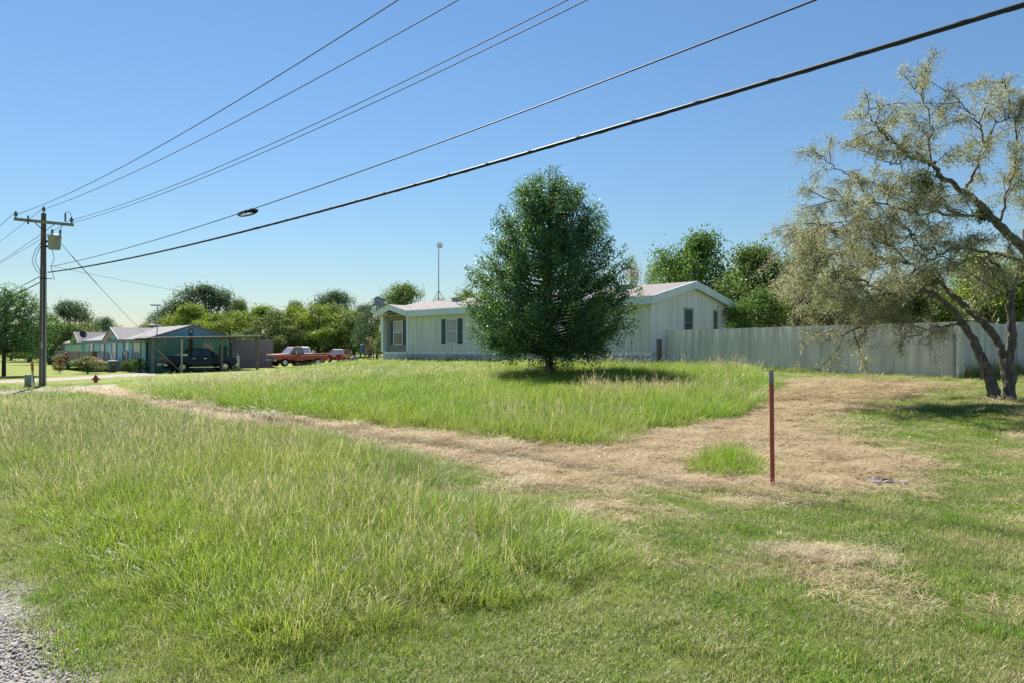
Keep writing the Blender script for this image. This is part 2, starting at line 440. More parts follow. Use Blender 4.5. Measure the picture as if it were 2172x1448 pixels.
def window(parent, name, c, along, out, wd, ht, shutters=0.0, frame_m=M_white, glass_m=M_glass, shut_m=M_shut, grid=(1, 2), fw=.06, parts=None):
    """c: centre on the wall (local), along: unit dir along the wall, out: outward normal"""
    c, a, n = Vector(c), Vector(along), Vector(out); up = Vector((0, 0, 1))
    def slab(mb, u0, u1, z0, z1, d0, d1):
        p = lambda u, z, d: c + a * u + up * z + n * d
        mb.hexa([p(u0, z0, d0), p(u1, z0, d0), p(u1, z0, d1), p(u0, z0, d1)], [p(u0, z1, d0), p(u1, z1, d0), p(u1, z1, d1), p(u0, z1, d1)])
    m = MB(); W, H = wd / 2, ht / 2
    slab(m, -W - fw, -W, -H - fw, H + fw, -.02, .05); slab(m, W, W + fw, -H - fw, H + fw, -.02, .05)
    slab(m, -W, W, H, H + fw, -.02, .05); slab(m, -W, W, -H - fw, -H, -.02, .065)
    for k in range(1, grid[0]): slab(m, -W + wd * k / grid[0] - .025, -W + wd * k / grid[0] + .025, -H, H, -.01, .035)
    for k in range(1, grid[1]): slab(m, -W, W, -H + ht * k / grid[1] - .025, -H + ht * k / grid[1] + .025, -.01, .04)
    wo = m.build(name, frame_m, parent)
    for i in range(grid[0]):
        for j in range(grid[1]):
            g = MB(); e = .027
            slab(g, -W + wd * i / grid[0] + e, -W + wd * (i + 1) / grid[0] - e, -H + ht * j / grid[1] + e, -H + ht * (j + 1) / grid[1] - e, .0, .012)
            g.build('pane', glass_m if not isinstance(glass_m, (list, tuple)) else glass_m[j % len(glass_m)], wo)
    if shutters:
        for sgn in (-1, 1):
            q = MB(); u0 = sgn * (W + fw + .02); u1 = u0 + sgn * shutters
            slab(q, min(u0, u1), max(u0, u1), -H - .05, H + .05, .0, .03)
            for k in range(14):
                z = -H + .05 + k * (ht - .1) / 13
                slab(q, min(u0, u1) + .05, max(u0, u1) - .05, z - .02, z + .02, .03, .042)
            q.build('shutter', shut_m, parent)
    return wo

# ------------------------------------------------------------------ cream mobile home
HX = R(-45.6)
HO = (-9.6, 55.0, .70)
home = empty('mobile_home', HO, HX, 'long cream mobile home with pinkish shingle roof and navy shutters behind the pear tree', 'house')
HL, HW = 23.8, 7.62
z0, z1 = .78, 3.43        # skirting top, wall top (local)
def boards_x(mb, xa, xb, y, za, zb, step=.2, gap=.012, out=-1):
    x = xa
    while x < xb - .01:
        x2 = min(x + step, xb)
        mb.box(x + gap / 2, x2 - gap / 2, min(y, y + out * .014), max(y, y + out * .014), za, zb); x = x2
m = MB(); m.box(3.35, HL, .0, .15, z0, z1); boards_x(m, 3.36, HL - .01, 0, z0, z1)
m.build('front_wall', M_cream, home)
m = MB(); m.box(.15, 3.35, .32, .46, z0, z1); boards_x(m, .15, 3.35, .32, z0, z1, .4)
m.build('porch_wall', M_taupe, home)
MB().box(.0, .28, -.02, .31, z0, z1 - .001).build('porch_column', M_white, home)
MB().box(3.1, 3.348, -.03, .31, z0 - .001, z1 - .001).build('porch_column', M_white, home)
m = MB(); m.box(0.29, 3.09, 0.03, .30, z0 - .12, z0 + .02); m.build('porch_floor', M_white, home)
m = MB()
pk = z1 + .9 * (HW / 2 + .3) / (HW / 2 + .3)
m.prism([(0, z0), (HW, z0), (HW, z1), (HW / 2, z1 + 1.0), (0, z1)], HL - .15, HL, axis='x')
y = 0
while y < HW - .01:
    y2 = min(y + .4, HW); top = lambda v: z1 + 1.0 * (1 - abs(v - HW / 2) / (HW / 2))
    a_, b_ = y + .006, y2 - .006
    for lo, hi in ((z0, z1 - .012), (z1 + .012, None)):
        ta, tb = (hi, hi) if hi else (top(a_) - .06, top(b_) - .06)
        if not hi and max(ta, tb) < lo + .03: continue
        ta, tb = max(ta, lo + .01), max(tb, lo + .01)
        m.hexa([(HL, a_, lo), (HL + .014, a_, lo), (HL + .014, b_, lo), (HL, b_, lo)], [(HL, a_, ta), (HL + .014, a_, ta), (HL + .014, b_, tb), (HL, b_, tb)])
    y = y2
m.build('gable_wall', M_gable, home)
m = MB(); m.prism([(0.62, z0), (HW, z0), (HW, z1), (HW / 2, z1 + 1.0), (0.62, z1 + .13)], 0, .15, axis='x'); m.box(.15, HL - .15, HW - .15, HW, z0, z1)
m.build('rear_wall', M_cream, home)
# skirting in panels
k = 0
x = 0.12
while x < HL - .05:
    x2 = min(x + 1.2, HL - .01); m = MB(); m.box(x + .004, x2 - .004, .05, .09, -.35, z0 - .03)
    for q in range(6): m.box(x + .03 + q * .2, x + .06 + q * .2, .035, .05, -.35, z0 - .06)
    m.build('skirting_panel', M_skirt, home); x = x2
m = MB(); m.box(3.36, HL + .02, -.03, .04, z0 - .16, z0 - .005)
m.box(.1, 3.3, .0, .04, z0 - .16, z0 - .121)
m.build('skirting_trim', M_white, home)
MB().box(HL - .2, HL - .1, .1, HW, -.35, z0 - .005).build('end_skirting', M_skirt, home)
MB().box(.1, .18, .1, HW, -.35, z0 - .14).build('end_skirting', M_skirt, home)
# roof slabs
ov, og, th = .32, .28, .10
sl_ = 1.0 / (HW / 2)
ez = z1 + .22 - 0.0
def roofz(y): return z1 + .24 + (HW / 2 - abs(y - HW / 2)) * sl_ * .92
m = MB()
for ya, yb in ((-ov, HW / 2), (HW / 2, HW + ov)):
    za, zb = roofz(ya), roofz(yb)
    m.hexa([(-og, ya, za - th), (HL + og, ya, za - th), (HL + og, yb, zb - th), (-og, yb, zb - th)], [(-og, ya, za), (HL + og, ya, za), (HL + og, yb, zb), (-og, yb, zb)])
roof = m.build('roof', M_shingle, home)
m = MB()
# shingle course edges
for k in range(1, 14):
    y_ = -ov + k * (HW / 2 + ov) / 14; zz = roofz(y_)
    m.hexa([(-og, y_, zz - .01), (HL + og, y_, zz - .01), (HL + og, y_ + .02, zz - .004), (-og, y_ + .02, zz - .004)],
           [(-og, y_, zz + .012), (HL + og, y_, zz + .012), (HL + og, y_ + .25, zz + .015 + .25 * sl_ * .9), (-og, y_ + .25, zz + .015 + .25 * sl_ * .9)])
m.build('shingle_course', M_shingle, roof)
m = MB(); m.box(3.5, HL + og - .03, -ov - .035, -ov + .002, roofz(-ov) - .40, roofz(-ov) + .02); m.build('fascia', M_fascia, home)
m = MB()
for ya, yb in ((-ov, HW / 2), (HW + ov, HW / 2)):
    za, zb = roofz(ya) + .02, roofz(yb) + .02
    m.hexa([(HL + og - .03, ya, za - .40), (HL + og + .03, ya, za - .40), (HL + og + .03, yb, zb - .40), (HL + og - .03, yb, zb - .40)], [(HL + og - .03, ya, za), (HL + og + .03, ya, za), (HL + og + .03, yb, zb), (HL + og - .03, yb, zb)])
m.build('gable_fascia', M_fascia, home)
m = MB(); m.box(.0, HL + og - .04, -ov, -.02, roofz(-ov) - .27, roofz(-ov) - .24); m.build('soffit', M_soffit, home)
# porch dormer
dz = roofz(-ov); m = MB()
for xa, xb in ((-.42, 1.6), (1.6, 3.62)):
    za, zb = (dz, dz + .5) if xa < 0 else (dz + .5, dz)
    m.hexa([(xa, -ov - .06, za - .06), (xb, -ov - .06, zb - .06), (xb, 3.0, zb - .06), (xa, 3.0, za - .06)], [(xa, -ov - .06, za + .03), (xb, -ov - .06, zb + .03), (xb, 3.0, zb + .03), (xa, 3.0, za + .03)])
m.build('dormer_roof', M_shingle, home)
m = MB()
for xa, xb in ((-.42, 1.6), (1.6, 3.62)):
    za, zb = (dz, dz + .5) if xa < 0 else (dz + .5, dz)
    m.hexa([(xa, -ov - .10, za - .38), (xb, -ov - .10, zb - .38), (xb, -ov - .06, zb - .38), (xa, -ov - .06, za - .38)], [(xa, -ov - .10, za + .04), (xb, -ov - .10, zb + .04), (xb, -ov - .06, zb + .04), (xa, -ov - .06, za + .04)])
m.build('dormer_fascia', M_white, home)
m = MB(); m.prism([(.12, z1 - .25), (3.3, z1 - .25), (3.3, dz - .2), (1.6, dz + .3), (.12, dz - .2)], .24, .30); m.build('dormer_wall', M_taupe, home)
window(home, 'window', (1.72, .305, 2.12), (1, 0, 0), (0, -1, 0), 1.0, 1.55, .42, glass_m=[M_glass, M_curtain])
window(home, 'window', (8.1, -.015, 2.12), (1, 0, 0), (0, -1, 0), 1.05, 1.5, .45, glass_m=M_curtain)
window(home, 'window', (HL + .015, 3.4, 2.35), (0, 1, 0), (1, 0, 0), .72, 1.45, 0, frame_m=M_gray)
window(home, 'window', (HL + .015, 6.16, 2.35), (0, 1, 0), (1, 0, 0), .3, 1.45, 0, frame_m=M_gray)
m = MB(); m.box(HL - .03, HL + .03, -.025, .06, z0, z1); m.build('corner_trim', M_white, home)
for vx in (5.0, 19.6):
    m = MB(); v_y = HW / 2 - 1.0; m.box(vx, vx + .9, v_y - .25, v_y + .3, roofz(v_y) - .06, roofz(v_y) + .17); m.box(vx - .06, vx + .96, v_y - .31, v_y + .36, roofz(v_y) + .17, roofz(v_y) + .21)
    m.build('roof_vent', M_gray, home)
def hw(x, y, z):
    c, s_ = math.cos(HX), math.sin(HX); return (HO[0] + x * c - y * s_, HO[1] + x * s_ + y * c, HO[2] + z)
# mast with round dish
rz_ = roofz(HW / 2)
mast = empty('antenna_mast', hw(1.95, HW / 2, rz_), HX, 'tall thin antenna mast with a round dish standing on the cream home roof', 'antenna')
MB().tube([(0, 0, 0), (0, 0, 4.15)], [.045, .028], 8).build('pole', M_galv, mast)
for k in range(3):
    a = k * 2.094 + .5; MB().tube([(.55 * math.cos(a), .55 * math.sin(a), -.12 if k else -.1), (0, 0, .75)], .025, 6).build('tripod_leg', M_galv, mast)
m = MB(); m.lathe([(0, 0), (.12, .02), (.2, .07), (.235, .14), (.225, .14), (.19, .085), (0, .03)], 20, axis='x', c=(0, 0, 0)); o = m.build('dish', M_white, mast); o.location = (.14, -.06, 4.1); o.rotation_euler = (0, 0, R(-20))
gw = MB().tube([hw(1.95, HW / 2, rz_ + 3.0), hw(9.0, 3.9, roofz(3.9) + .02)], .008, 4).build('guy_wire', M_galv); tag(gw, 'thin stay wire from the antenna mast to the shingle roof', 'wire')
def dish(name, loc, rz, tilt, r, label, mat=M_gray, pole=.6, group=None):
    d = empty(name, loc, rz, label, 'satellite dish', group)
    MB().tube([(0, 0, -.05), (0, 0, pole), (0, -.02, pole + .12)], .03, 8).build('pole', M_galv, d)
    m = MB(); m.lathe([(0, .0), (r * .5, .035), (r, .15), (r * .99, .165), (r * .5, .055), (0, .02)], 22, axis='y'); o = m.build('reflector', mat, d); o.location = (0, -.05, pole + .12); o.rotation_euler = (R(180) - tilt, 0, 0)
    MB().tube([(0, -.06, pole - .2), (0, -.55, pole + .05), (0, -.6, pole + .12)], .018, 6).build('feed_arm', M_galv, d)
    m = MB().box(-.05, .05, -.68, -.58, pole + .07, pole + .17); m.build('receiver', M_gray, d)
    return d
dish('satellite_dish', hw(-.28, -.1, roofz(-.1)), R(40), R(25), .42, 'larger gray satellite dish on the cream home eave above the porch')
dish('satellite_dish', hw(-.2, -.34, roofz(-.34) - .3), R(-50), R(25), .3, 'smaller white satellite dish tucked below the gray dish on the cream home', M_white, .35)

# ------------------------------------------------------------------ metal panel fence
FA, FB, FC, FD = (7.45, 37.3), (14.4, 24.2), (21.9, 33.2), (24.5, 31.4)
M_fence = pmat('pale_metal_fence', (.84, .80, .77), .5, var=.16, scale=2.2, stretch=(1.5, 1.5, .25), objvar=.16)
M_fence2 = pmat('fence_rail_metal', (.35, .37, .38), .5, metal=.4, var=.1)
def metal_fence(a, b, label, ztop, zt2):
    a, b = np.array(a), np.array(b); L = np.linalg.norm(b - a); ang = math.atan2(*(b - a)[::-1])
    f = empty('metal_fence', (a[0], a[1], 0), ang, label, 'fence', 'pale metal panel fence around the yard')
    n = int(round(L / .45)); step = L / n
    for i in range(n):
        p = a + (b - a) * (i + .5) / n; zb = gz1(*p) - .06 + (0.05 * math.sin(i * 1.9) if i > n * .5 else 0)
        zt = ztop + (zt2 - ztop) * (i + .5) / n + random.uniform(-.012, .012)
        m = MB(); x0, x1 = i * step, (i + 1) * step
        m.box(x0 + .001, x1 - .045, -.006, .006, zb, zt)
        m.add([(x1 - .048, -.006, zb), (x1 - .036, -.06, zb), (x1 - .014, -.06, zb), (x1 - .001, -.006, zb), (x1 - .048, -.006, zt), (x1 - .036, -.06, zt), (x1 - .014, -.06, zt), (x1 - .001, -.006, zt)],
              [(0, 1, 5, 4), (1, 2, 6, 5), (2, 3, 7, 6), (4, 5, 6, 7)])
        for q in (.15, .28): m.box(x0 + q - .008, x0 + q + .008, -.012, -.006, zb, zt)
        m.build('panel', M_fence, f)
    for zz in (.5, 1.4):
        m = MB(); m.bar((0, .05, gz1(*a) + zz), (L, .05, gz1(*b) + zz), .06, .06); m.build('rail', M_fence2, f)
    for k in range(int(L / 2.4) + 1):
        p = a + (b - a) * min(1, k * 2.4 / L); m = MB(); m.box(k * 2.4 - .03, k * 2.4 + .03, .09, .15, gz1(*p) - .2, gz1(*p) + 1.6); m.build('post', M_fence2, f)
    return f
metal_fence(FA, FB, 'pale metal panel fence running from the cream home corner towards the leaning tree trunks', 2.56, 2.50)
metal_fence(FB, FC, 'pale metal panel fence receding behind the leaning tree trunks', 2.52, 2.72)
metal_fence(FC, FD, 'short return of metal panel fence past the rear fence corner', 2.8, 2.85)
pp = (7.25, 36.9); po = empty('wooden_post', (*pp, gz1(*pp)), .3, 'weathered square wooden post beside the end of the metal fence', 'post')
m = MB(); m.box(-.1, .1, -.1, .1, -.2, 1.38); m.build('post_body', M_wood, po, bevel=.01)
m = MB(); m.box(-.105, .105, -.105, .105, 1.38, 1.395); m.build('post_top', M_woodpale, po)
# wire plant cage by the skirting
cg = at(1320, 757, 41.6); cage = empty('wire_cage', (cg[0], cg[1] - .9, gz1(cg[0], cg[1] - .9)), .2, 'dark wire plant cage standing against the pale skirting', 'plant cage')
for sx in (-1, 1):
    for sy in (-1, 1):
        MB().tube([(sx * .42, sy * .2, -.05), (sx * .27, sy * .13, .95)], .014, 6).build('leg', M_dark, cage)
for zz, s_ in ((.45, .36), (.93, .28)):
    MB().tube([(-s_, -s_ * .5, zz), (s_, -s_ * .5, zz), (s_, s_ * .5, zz), (-s_, s_ * .5, zz), (-s_, -s_ * .5, zz)], .013, 5).build('hoop', M_dark, cage)
for sx in (-.1, .1): MB().tube([(sx * 1.2, -.18, .0), (sx, -.14, .93)], .012, 5).build('rod', M_dark, cage)

# ------------------------------------------------------------------ teal house
TX = R(42.0); TO = (-31.7, 65.0, -.28)
TW, TL = 7.47, 21.3
def tw(x, y, z=None):
    c, s_ = math.cos(TX), math.sin(TX); X_, Y_ = TO[0] + x * c - y * s_, TO[1] + x * s_ + y * c
    return (X_, Y_, gz1(X_, Y_) if z is None else TO[2] + z)
def teal_house(origin, name, label, W, L, dorm, wins, wallm, sidem):
    h = empty(name, origin, TX, label, 'house')
    zf, zw, zp = .0, 2.78, 3.98
    top = lambda v: zw + (zp - zw) * (1 - abs(v - W / 2) / (W / 2))
    m = MB(); m.prism([(0, zf), (W, zf), (W, zw), (W / 2, zp - .05), (0, zw)], 0.0, .15)
    for k in range(int(W / .4)):
        xa, xb = k * .4 + .006, k * .4 + .394; m.hexa([(xa, -.014, zf), (xb, -.014, zf), (xb, 0, zf), (xa, 0, zf)], [(xa, -.014, top(xa) - .08), (xb, -.014, top(xb) - .08), (xb, 0, top(xb) - .08), (xa, 0, top(xa) - .08)])
    m.build('gable_wall', wallm, h)
    m = MB(); m.box(0, .15, .15, L, zf, zw)
    for k in range(int(L / .3)): m.box(-.014, 0, .16 + k * .3, .16 + k * .3 + .288, zf, zw)
    m.build('front_wall', sidem, h)
    m = MB(); m.box(W - .15, W, .15, L, zf, zw); m.prism([(.15, zf), (W - .15, zf), (W - .15, zw), (W / 2, zp - .05), (.15, zw)], L - .15, L); m.build('rear_wall', sidem, h)
    m = MB(); o_ = .3; rt = lambda v: top(v) + .12
    for xa, xb in ((-o_, W / 2), (W / 2, W + o_)):
        za, zb = rt(xa), rt(xb); m.hexa([(xa, -.35, za - .08), (xb, -.35, zb - .08), (xb, L + .3, zb - .08), (xa, L + .3, za - .08)], [(xa, -.35, za), (xb, -.35, zb), (xb, L + .3, zb), (xa, L + .3, za)])
    m.build('roof', M_grayroof, h)
    m = MB()
    for xa, xb in ((-o_, W / 2), (W / 2, W + o_)):
        za, zb = rt(xa) + .02, rt(xb) + .02; m.hexa([(xa, -.40, za - .2), (xb, -.40, zb - .2), (xb, -.352, zb - .2), (xa, -.352, za - .2)], [(xa, -.40, za), (xb, -.40, zb), (xb, -.352, zb), (xa, -.352, za)])
    m.box(-o_ - .03, -o_, -.36, L + .3, rt(-o_) - .2, rt(-o_) + .015)
    m.build('gable_fascia', pmat('slate_fascia', (.14, .21, .27), .6), h)
    m = MB()
    for xa, xb in ((-.02, W / 2), (W / 2, W + .02)):
        za, zb = top(xa) - .10, top(xb) - .10; m.hexa([(xa, -.06, za - .10), (xb, -.06, zb - .10), (xb, -.02, zb - .10), (xa, -.02, za - .10)], [(xa, -.06, za + .1), (xb, -.06, zb + .1), (xb, -.02, zb + .1), (xa, -.02, za + .1)])
    m.build('gable_trim', pmat('pale_blue_trim', (.5, .62, .68), .6), h)
    MB().box(-.04, .14, -.035, -.016, zf, zw - .1).box(-.04, -.0161, -.0159, .16, zf, zw - .101).build('corner_trim', M_tealtrim, h)
    MB().box(W - .16, W + .02, -.035, -.016, zf, zw - .1).build('corner_trim', M_tealtrim, h)
    MB().box(W / 2 - .18, W / 2 + .18, -.035, -.016, zf, zp - .2).build('center_trim', M_tealtrim, h)
    m = MB(); m.box(-o_, -.016, -.02, L, zw - .16, zw - .12); m.build('soffit', M_soffit, h)
    if dorm:
        y0, y1 = dorm; yc = (y0 + y1) / 2; dzb = rt(-o_); dzt = zp + .02
        m = MB()
        for ya, yb, za, zb in ((y0 - .2, yc, dzb, dzt), (yc, y1 + .2, dzt, dzb)):
            m.hexa([(-.62, ya, za - .07), (-.62, yb, zb - .07), (W / 2, yb, zb - .07), (W / 2, ya, za - .07)], [(-.62, ya, za + .02), (-.62, yb, zb + .02), (W / 2, yb, zb + .02), (W / 2, ya, za + .02)])
        m.build('dormer_roof', M_grayroof, h)
        m = MB(); m.prism([(y0, zw - .3), (y1, zw - .3), (y1, dzb - .1), (yc, dzt - .12), (y0, dzb - .1)], -.2, -.06, axis='x'); m.box(-.2, -.016, y0, y1, zf, zw - .3); m.build('dormer_wall', sidem, h)
        m = MB()
        for ya, yb, za, zb in ((y0 - .2, yc, dzb, dzt), (yc, y1 + .2, dzt, dzb)):
            m.hexa([(-.66, ya, za - .2), (-.66, yb, zb - .2), (-.622, yb, zb - .2), (-.622, ya, za - .2)], [(-.66, ya, za + .03), (-.66, yb, zb + .03), (-.622, yb, zb + .03), (-.622, ya, za + .03)])
        m.build('dormer_fascia', pmat('slate_fascia', (.14, .21, .27)), h)
        m = MB()
        for ya, yb, za, zb in ((y0 - .15, yc, dzb, dzt), (yc, y1 + .15, dzt, dzb)):
            m.hexa([(-.6, ya, za - .13), (-.6, yb, zb - .13), (-.21, yb, zb - .13), (-.21, ya, za - .13)], [(-.6, ya, za - .08), (-.6, yb, zb - .08), (-.21, yb, zb - .08), (-.21, ya, za - .08)])
        m.build('dormer_soffit', M_soffit, h)
    for (yy, wd, ht, zc, sh, gr) in wins:
        inside = dorm and dorm[0] < yy < dorm[1]
        window(h, 'window', (-.2 if inside else -.016, yy, zc), (0, 1, 0), (-1, 0, 0), wd, ht, sh, shut_m=M_tealtrim, grid=gr, glass_m=[pmat('bright_pane', (.30, .35, .38), .12, var=.3, scale=3), pmat('lace_pane', (.55, .58, .60), .2, var=.3, scale=3)])
    return h
th = teal_house(TO, 'manufactured_house', 'teal manufactured house with gray roof and gable end above the carport', TW, TL, (6.4, 11.7),
    [(2.7, 1.75, 1.5, 1.75, .35, (2, 2)), (9.3, 1.1, 1.5, 1.75, .35, (1, 2)), (14.4, 1.0, 1.5, 1.75, .35, (1, 2)), (18.7, 1.0, 1.5, 1.75, .35, (1, 2))], M_teal, M_tealside)
window(th, 'window', (5.25, -.016, 1.85), (1, 0, 0), (0, -1, 0), .75, 1.35, 0, grid=(1, 2), glass_m=M_curtain)
m = MB(); m.box(6.25, 7.05, -.03, -.016, .3, 2.3); m.build('side_door', M_tealtrim, th)
m = MB(); m.box(-.05, -.016, 5.25, 6.1, .75, 2.75); dr = m.build('front_door', M_white, th)
m = MB(); m.box(-.09, -.05, 5.3, 5.36, 1.6, 1.75); m.build('handle', M_dark, dr)
m = MB(); m.lathe([(0, 0), (.11, .02), (.11, .06), (0, .07)], 12, axis='y', c=(TW / 2, -.11, 3.5)); m.build('wall_light', M_white, th)
th2 = teal_house((-49.6, 87.2, -.32), 'manufactured_house', 'second pale teal house with a pointed dormer beyond the wooden deck', 7.2, 10.5, (1.0, 4.6),
    [(2.2, 1.6, 1.3, 1.7, 0, (2, 2)), (5.4, 1.0, 1.3, 1.75, 0, (1, 2)), (8.6, .75, 1.2, 1.75, 0, (1, 2))], M_tealside, M_tealside)
# roof furniture
va = tw(1.2, 1.1); an = empty('tv_antenna', (va[0], va[1], TO[2] + 3.05), TX, 'thin antenna pole with a flat crossbar on the teal house roof edge', 'antenna')
MB().tube([(0, 0, -.2), (0, 0, 2.7)], .045, 8).build('pole', M_galv, an)
m = MB(); m.box(-.55, .25, -.09, .09, 2.7, 2.82); m.build('crossbar', M_galv, an)
MB().tube([(.0, 0, .25), (.5, -.5, -.1)], .025, 6).build('brace', M_galv, an)
vv = tw(TW / 2, 11.3); v_ = empty('roof_vent', (vv[0], vv[1], TO[2] + 4.0), TX, 'low dark turbine vent on the teal house ridge', 'roof vent')
MB().lathe([(.22, -.1), (.25, .12), (.42, .16), (.45, .36), (.3, .44), (0, .46)], 14).build('turbine', M_gray, v_)
m = MB(); m.bar((.2, 0, .3), (.95, .2, .42), .12, .1); m.build('spout', M_gray, v_)
ds = tw(-.3, 21.6); dish('satellite_dish', (ds[0], ds[1], TO[2] + 2.9), R(60), R(20), .4, 'dark satellite dish at the far end of the teal house eave', M_dark, .45)

# deck and steps
deck = empty('wooden_deck', TO, TX, 'dark wooden deck with railings and pale steps along the teal house front', 'deck')
D0, D1, DX, DZ = 4.4, 20.0, -3.2, .84
m = MB(); m.box(DX, -.22, D0 + .02, D1, DZ - .22, DZ - .05); m.build('frame', M_woodred, deck)
for k in range(20):
    x0 = DX + k * (abs(DX) - .24) / 20; m = MB(); m.box(x0 + .006, x0 + (abs(DX) - .24) / 20 - .006, D0, D1, DZ - .05, DZ); m.build('deck_board', M_woodpale, deck)
for (x_, y_) in [(DX + .05, D0 + .05), (-.3, D0 + .05), (DX + .05, D0 + 5), (DX + .05, D0 + 10), (DX + .05, D1 - .1), (-1.85, D0 + .05), (-.72, D0 + .05)]:
    m = MB(); m.box(x_ - .05, x_ + .05, y_ - .05, y_ + .05, -.15, DZ + .98); m.build('post', M_wood, deck)
for k in range(2):
    m = MB(); zz = DZ + (.92 if k else .1); m.box(DX, DX + .06, D0, D1, zz, zz + .05); m.box(DX + .06, -1.85, D0, D0 + .06, zz, zz + .05); m.box(-.72, -.25, D0, D0 + .06, zz, zz + .05)
    m.build('rail', M_woodpale if k else M_wood, deck)
for k in range(60):
    y_ = D0 + .2 + k * .26; m = MB(); m.box(DX + .012, DX + .045, y_, y_ + .035, DZ + .15, DZ + .92); m.build('baluster', M_wood, deck)
for k in range(3):
    m = MB(); m.box(-.62 + k * .13, -.585 + k * .13, D0 + .012, D0 + .045, DZ + .15, DZ + .92); m.build('baluster', M_dark, deck)
for k in range(10):
    x_ = -1.95 - k * .085
    m = MB(); m.box(x_ - .03, x_, D0 + .012, D0 + .045, DZ + .15, DZ + .92); m.build('baluster', M_dark, deck)
m = MB(); m.box(DX + .02, -2.35 - .45, D0 - .03, D0 - .005, DZ - .3, DZ + .93); m.build('solid_panel', M_woodred, deck)
for k in range(4):
    zz = DZ - .2 * (k + 1); yy = D0 - .28 * (k + 1)
    m = MB(); m.box(-1.85, -.72, yy, yy + .3, zz - .045, zz); m.build('step', M_woodpale, deck)
for x_ in (-1.85, -.68):
    m = MB(); m.hexa([(x_ - .02, D0, DZ - .28), (x_ + .02, D0, DZ - .28), (x_ + .02, D0, DZ - .02), (x_ - .02, D0, DZ - .02)], [(x_ - .02, D0 - 1.2, -.12), (x_ + .02, D0 - 1.2, -.12), (x_ + .02, D0 - 1.2, .06), (x_ - .02, D0 - 1.2, .06)]); m.build('stringer', M_woodred, deck)
    m = MB(); m.bar((x_, D0, DZ + .95), (x_, D0 - 1.15, .92), .05, .09); m.build('stair_rail', M_woodpale, deck)
    m = MB(); m.box(x_ - .045, x_ + .045, D0 - 1.2, D0 - 1.11, -.12, .95); m.build('post', M_wood, deck)

# carport
cp = empty('carport', TO, TX, 'open carport with ribbed metal roof on weathered wooden posts', 'carport')
PX = (-1.06, 1.17, 4.47, 7.57)
zroof = 2.84
slope = .026
mats_ = (M_wood, M_galv, M_wood, M_wood)
def tgl(x, y): return tw(x, y)[2] - TO[2]
for x_, mm in zip(PX, mats_):
    s_ = .055 if mm is M_galv else .085
    m = MB(); m.box(x_ - s_, x_ + s_, -5.4 - s_, -5.4 + s_, tgl(x_, -5.4) - .2, zroof - .16 + slope * (x_ + 1)); m.build('post', mm, cp)
for x_, mm in ((-.75, M_woodpale), (3.4, M_woodred), (6.9, M_dark)):
    m = MB(); m.box(x_ - .06, x_ + .06, -1.06, -.94, tgl(x_, -1) - .2, zroof - .16 + slope * (x_ + 1)); m.build('post', mm, cp)
for y_ in (-5.4, -1.0):
    m = MB(); m.bar((-1.2, y_, zroof - .08), (7.75, y_, zroof - .08 + slope * 9), .06, .16); m.build('beam', M_wood, cp)
for k in range(20):
    xa = -1.25 + k * .455; za = zroof + .01 + slope * (xa + 1); m = MB(); m.hexa([(xa, -5.75, za), (xa + .452, -5.75, za + .01), (xa + .452, -.5, za + .07), (xa, -.5, za + .06)], [(xa, -5.75, za + .012), (xa + .452, -5.75, za + .022), (xa + .452, -.5, za + .082), (xa, -.5, za + .072)])
    m.hexa([(xa + .39, -5.75, za + .01), (xa + .45, -5.75, za + .01), (xa + .45, -.5, za + .07), (xa + .39, -.5, za + .07)], [(xa + .405, -5.75, za + .06), (xa + .435, -5.75, za + .06), (xa + .435, -.5, za + .12), (xa + .405, -.5, za + .12)])
    m.build('roof_panel', M_galv, cp)
for (xa, xb) in ((-1.0, -.3),):
    m = MB(); m.bar((xa, -5.4, zroof - .9), (xb + .3, -5.4, zroof - .15), .05, .08); m.build('brace', M_wood, cp)
pl = MB(); a_ = tw(-.72, -5.3); b_ = tw(1.05, -5.75)
pl.bar((a_[0], a_[1], TO[2] + 1.95), (b_[0], b_[1], b_[2] + .0), .10, .05); o = pl.build('wooden_plank', pmat('yellow_pine', (.55, .40, .17), .8, var=.15)); tag(o, 'long yellow wooden plank leaning against the carport corner post', 'plank')
# gray panel enclosure beyond the carport
sh = empty('metal_shed', (*tw(7.6, .6)[:2], 0), R(20), 'low gray corrugated metal shed between the carport and the red pickup', 'shed')
gzs = gz1(*tw(9, .6)[:2])
for k in range(9):
    m = MB(); m.box(k * .42, k * .42 + .418, 0, .03, gzs - .4, gzs + 2.55 + .0 * k)
    for q in range(3): m.box(k * .42 + .05 + q * .14, k * .42 + .09 + q * .14, -.018, 0, gzs - .4, gzs + 2.53)
    m.build('wall_panel', pmat('dull_gray_sheet', (.27, .28, .31), .6, var=.15, scale=4), sh)
m = MB(); m.box(-.05, 3.83, -.06, 2.6, gzs + 2.55, gzs + 2.6); m.build('roof', M_galv, sh)
m = MB(); m.box(3.74, 3.78, .03, 2.5, gzs - .4, gzs + 2.55); m.box(0, .04, .03, 2.5, gzs - .4, gzs + 2.55); m.build('end_wall', pmat('dull_gray_sheet', (.27, .28, .31)), sh)
tk = tw(7.35, -1.6); tb = empty('gas_cylinder', tk, 0, 'slim white upright gas cylinder in front of the gray shed', 'gas cylinder')
MB().lathe([(0, -.1), (.17, -.1), (.17, 1.05), (.13, 1.18), (.06, 1.22)], 14).build('tank', M_white, tb)
MB().lathe([(.06, 1.2), (.06, 1.32), (.09, 1.33), (.09, 1.38), (0, 1.4)], 10).build('valve', M_gray, tb)

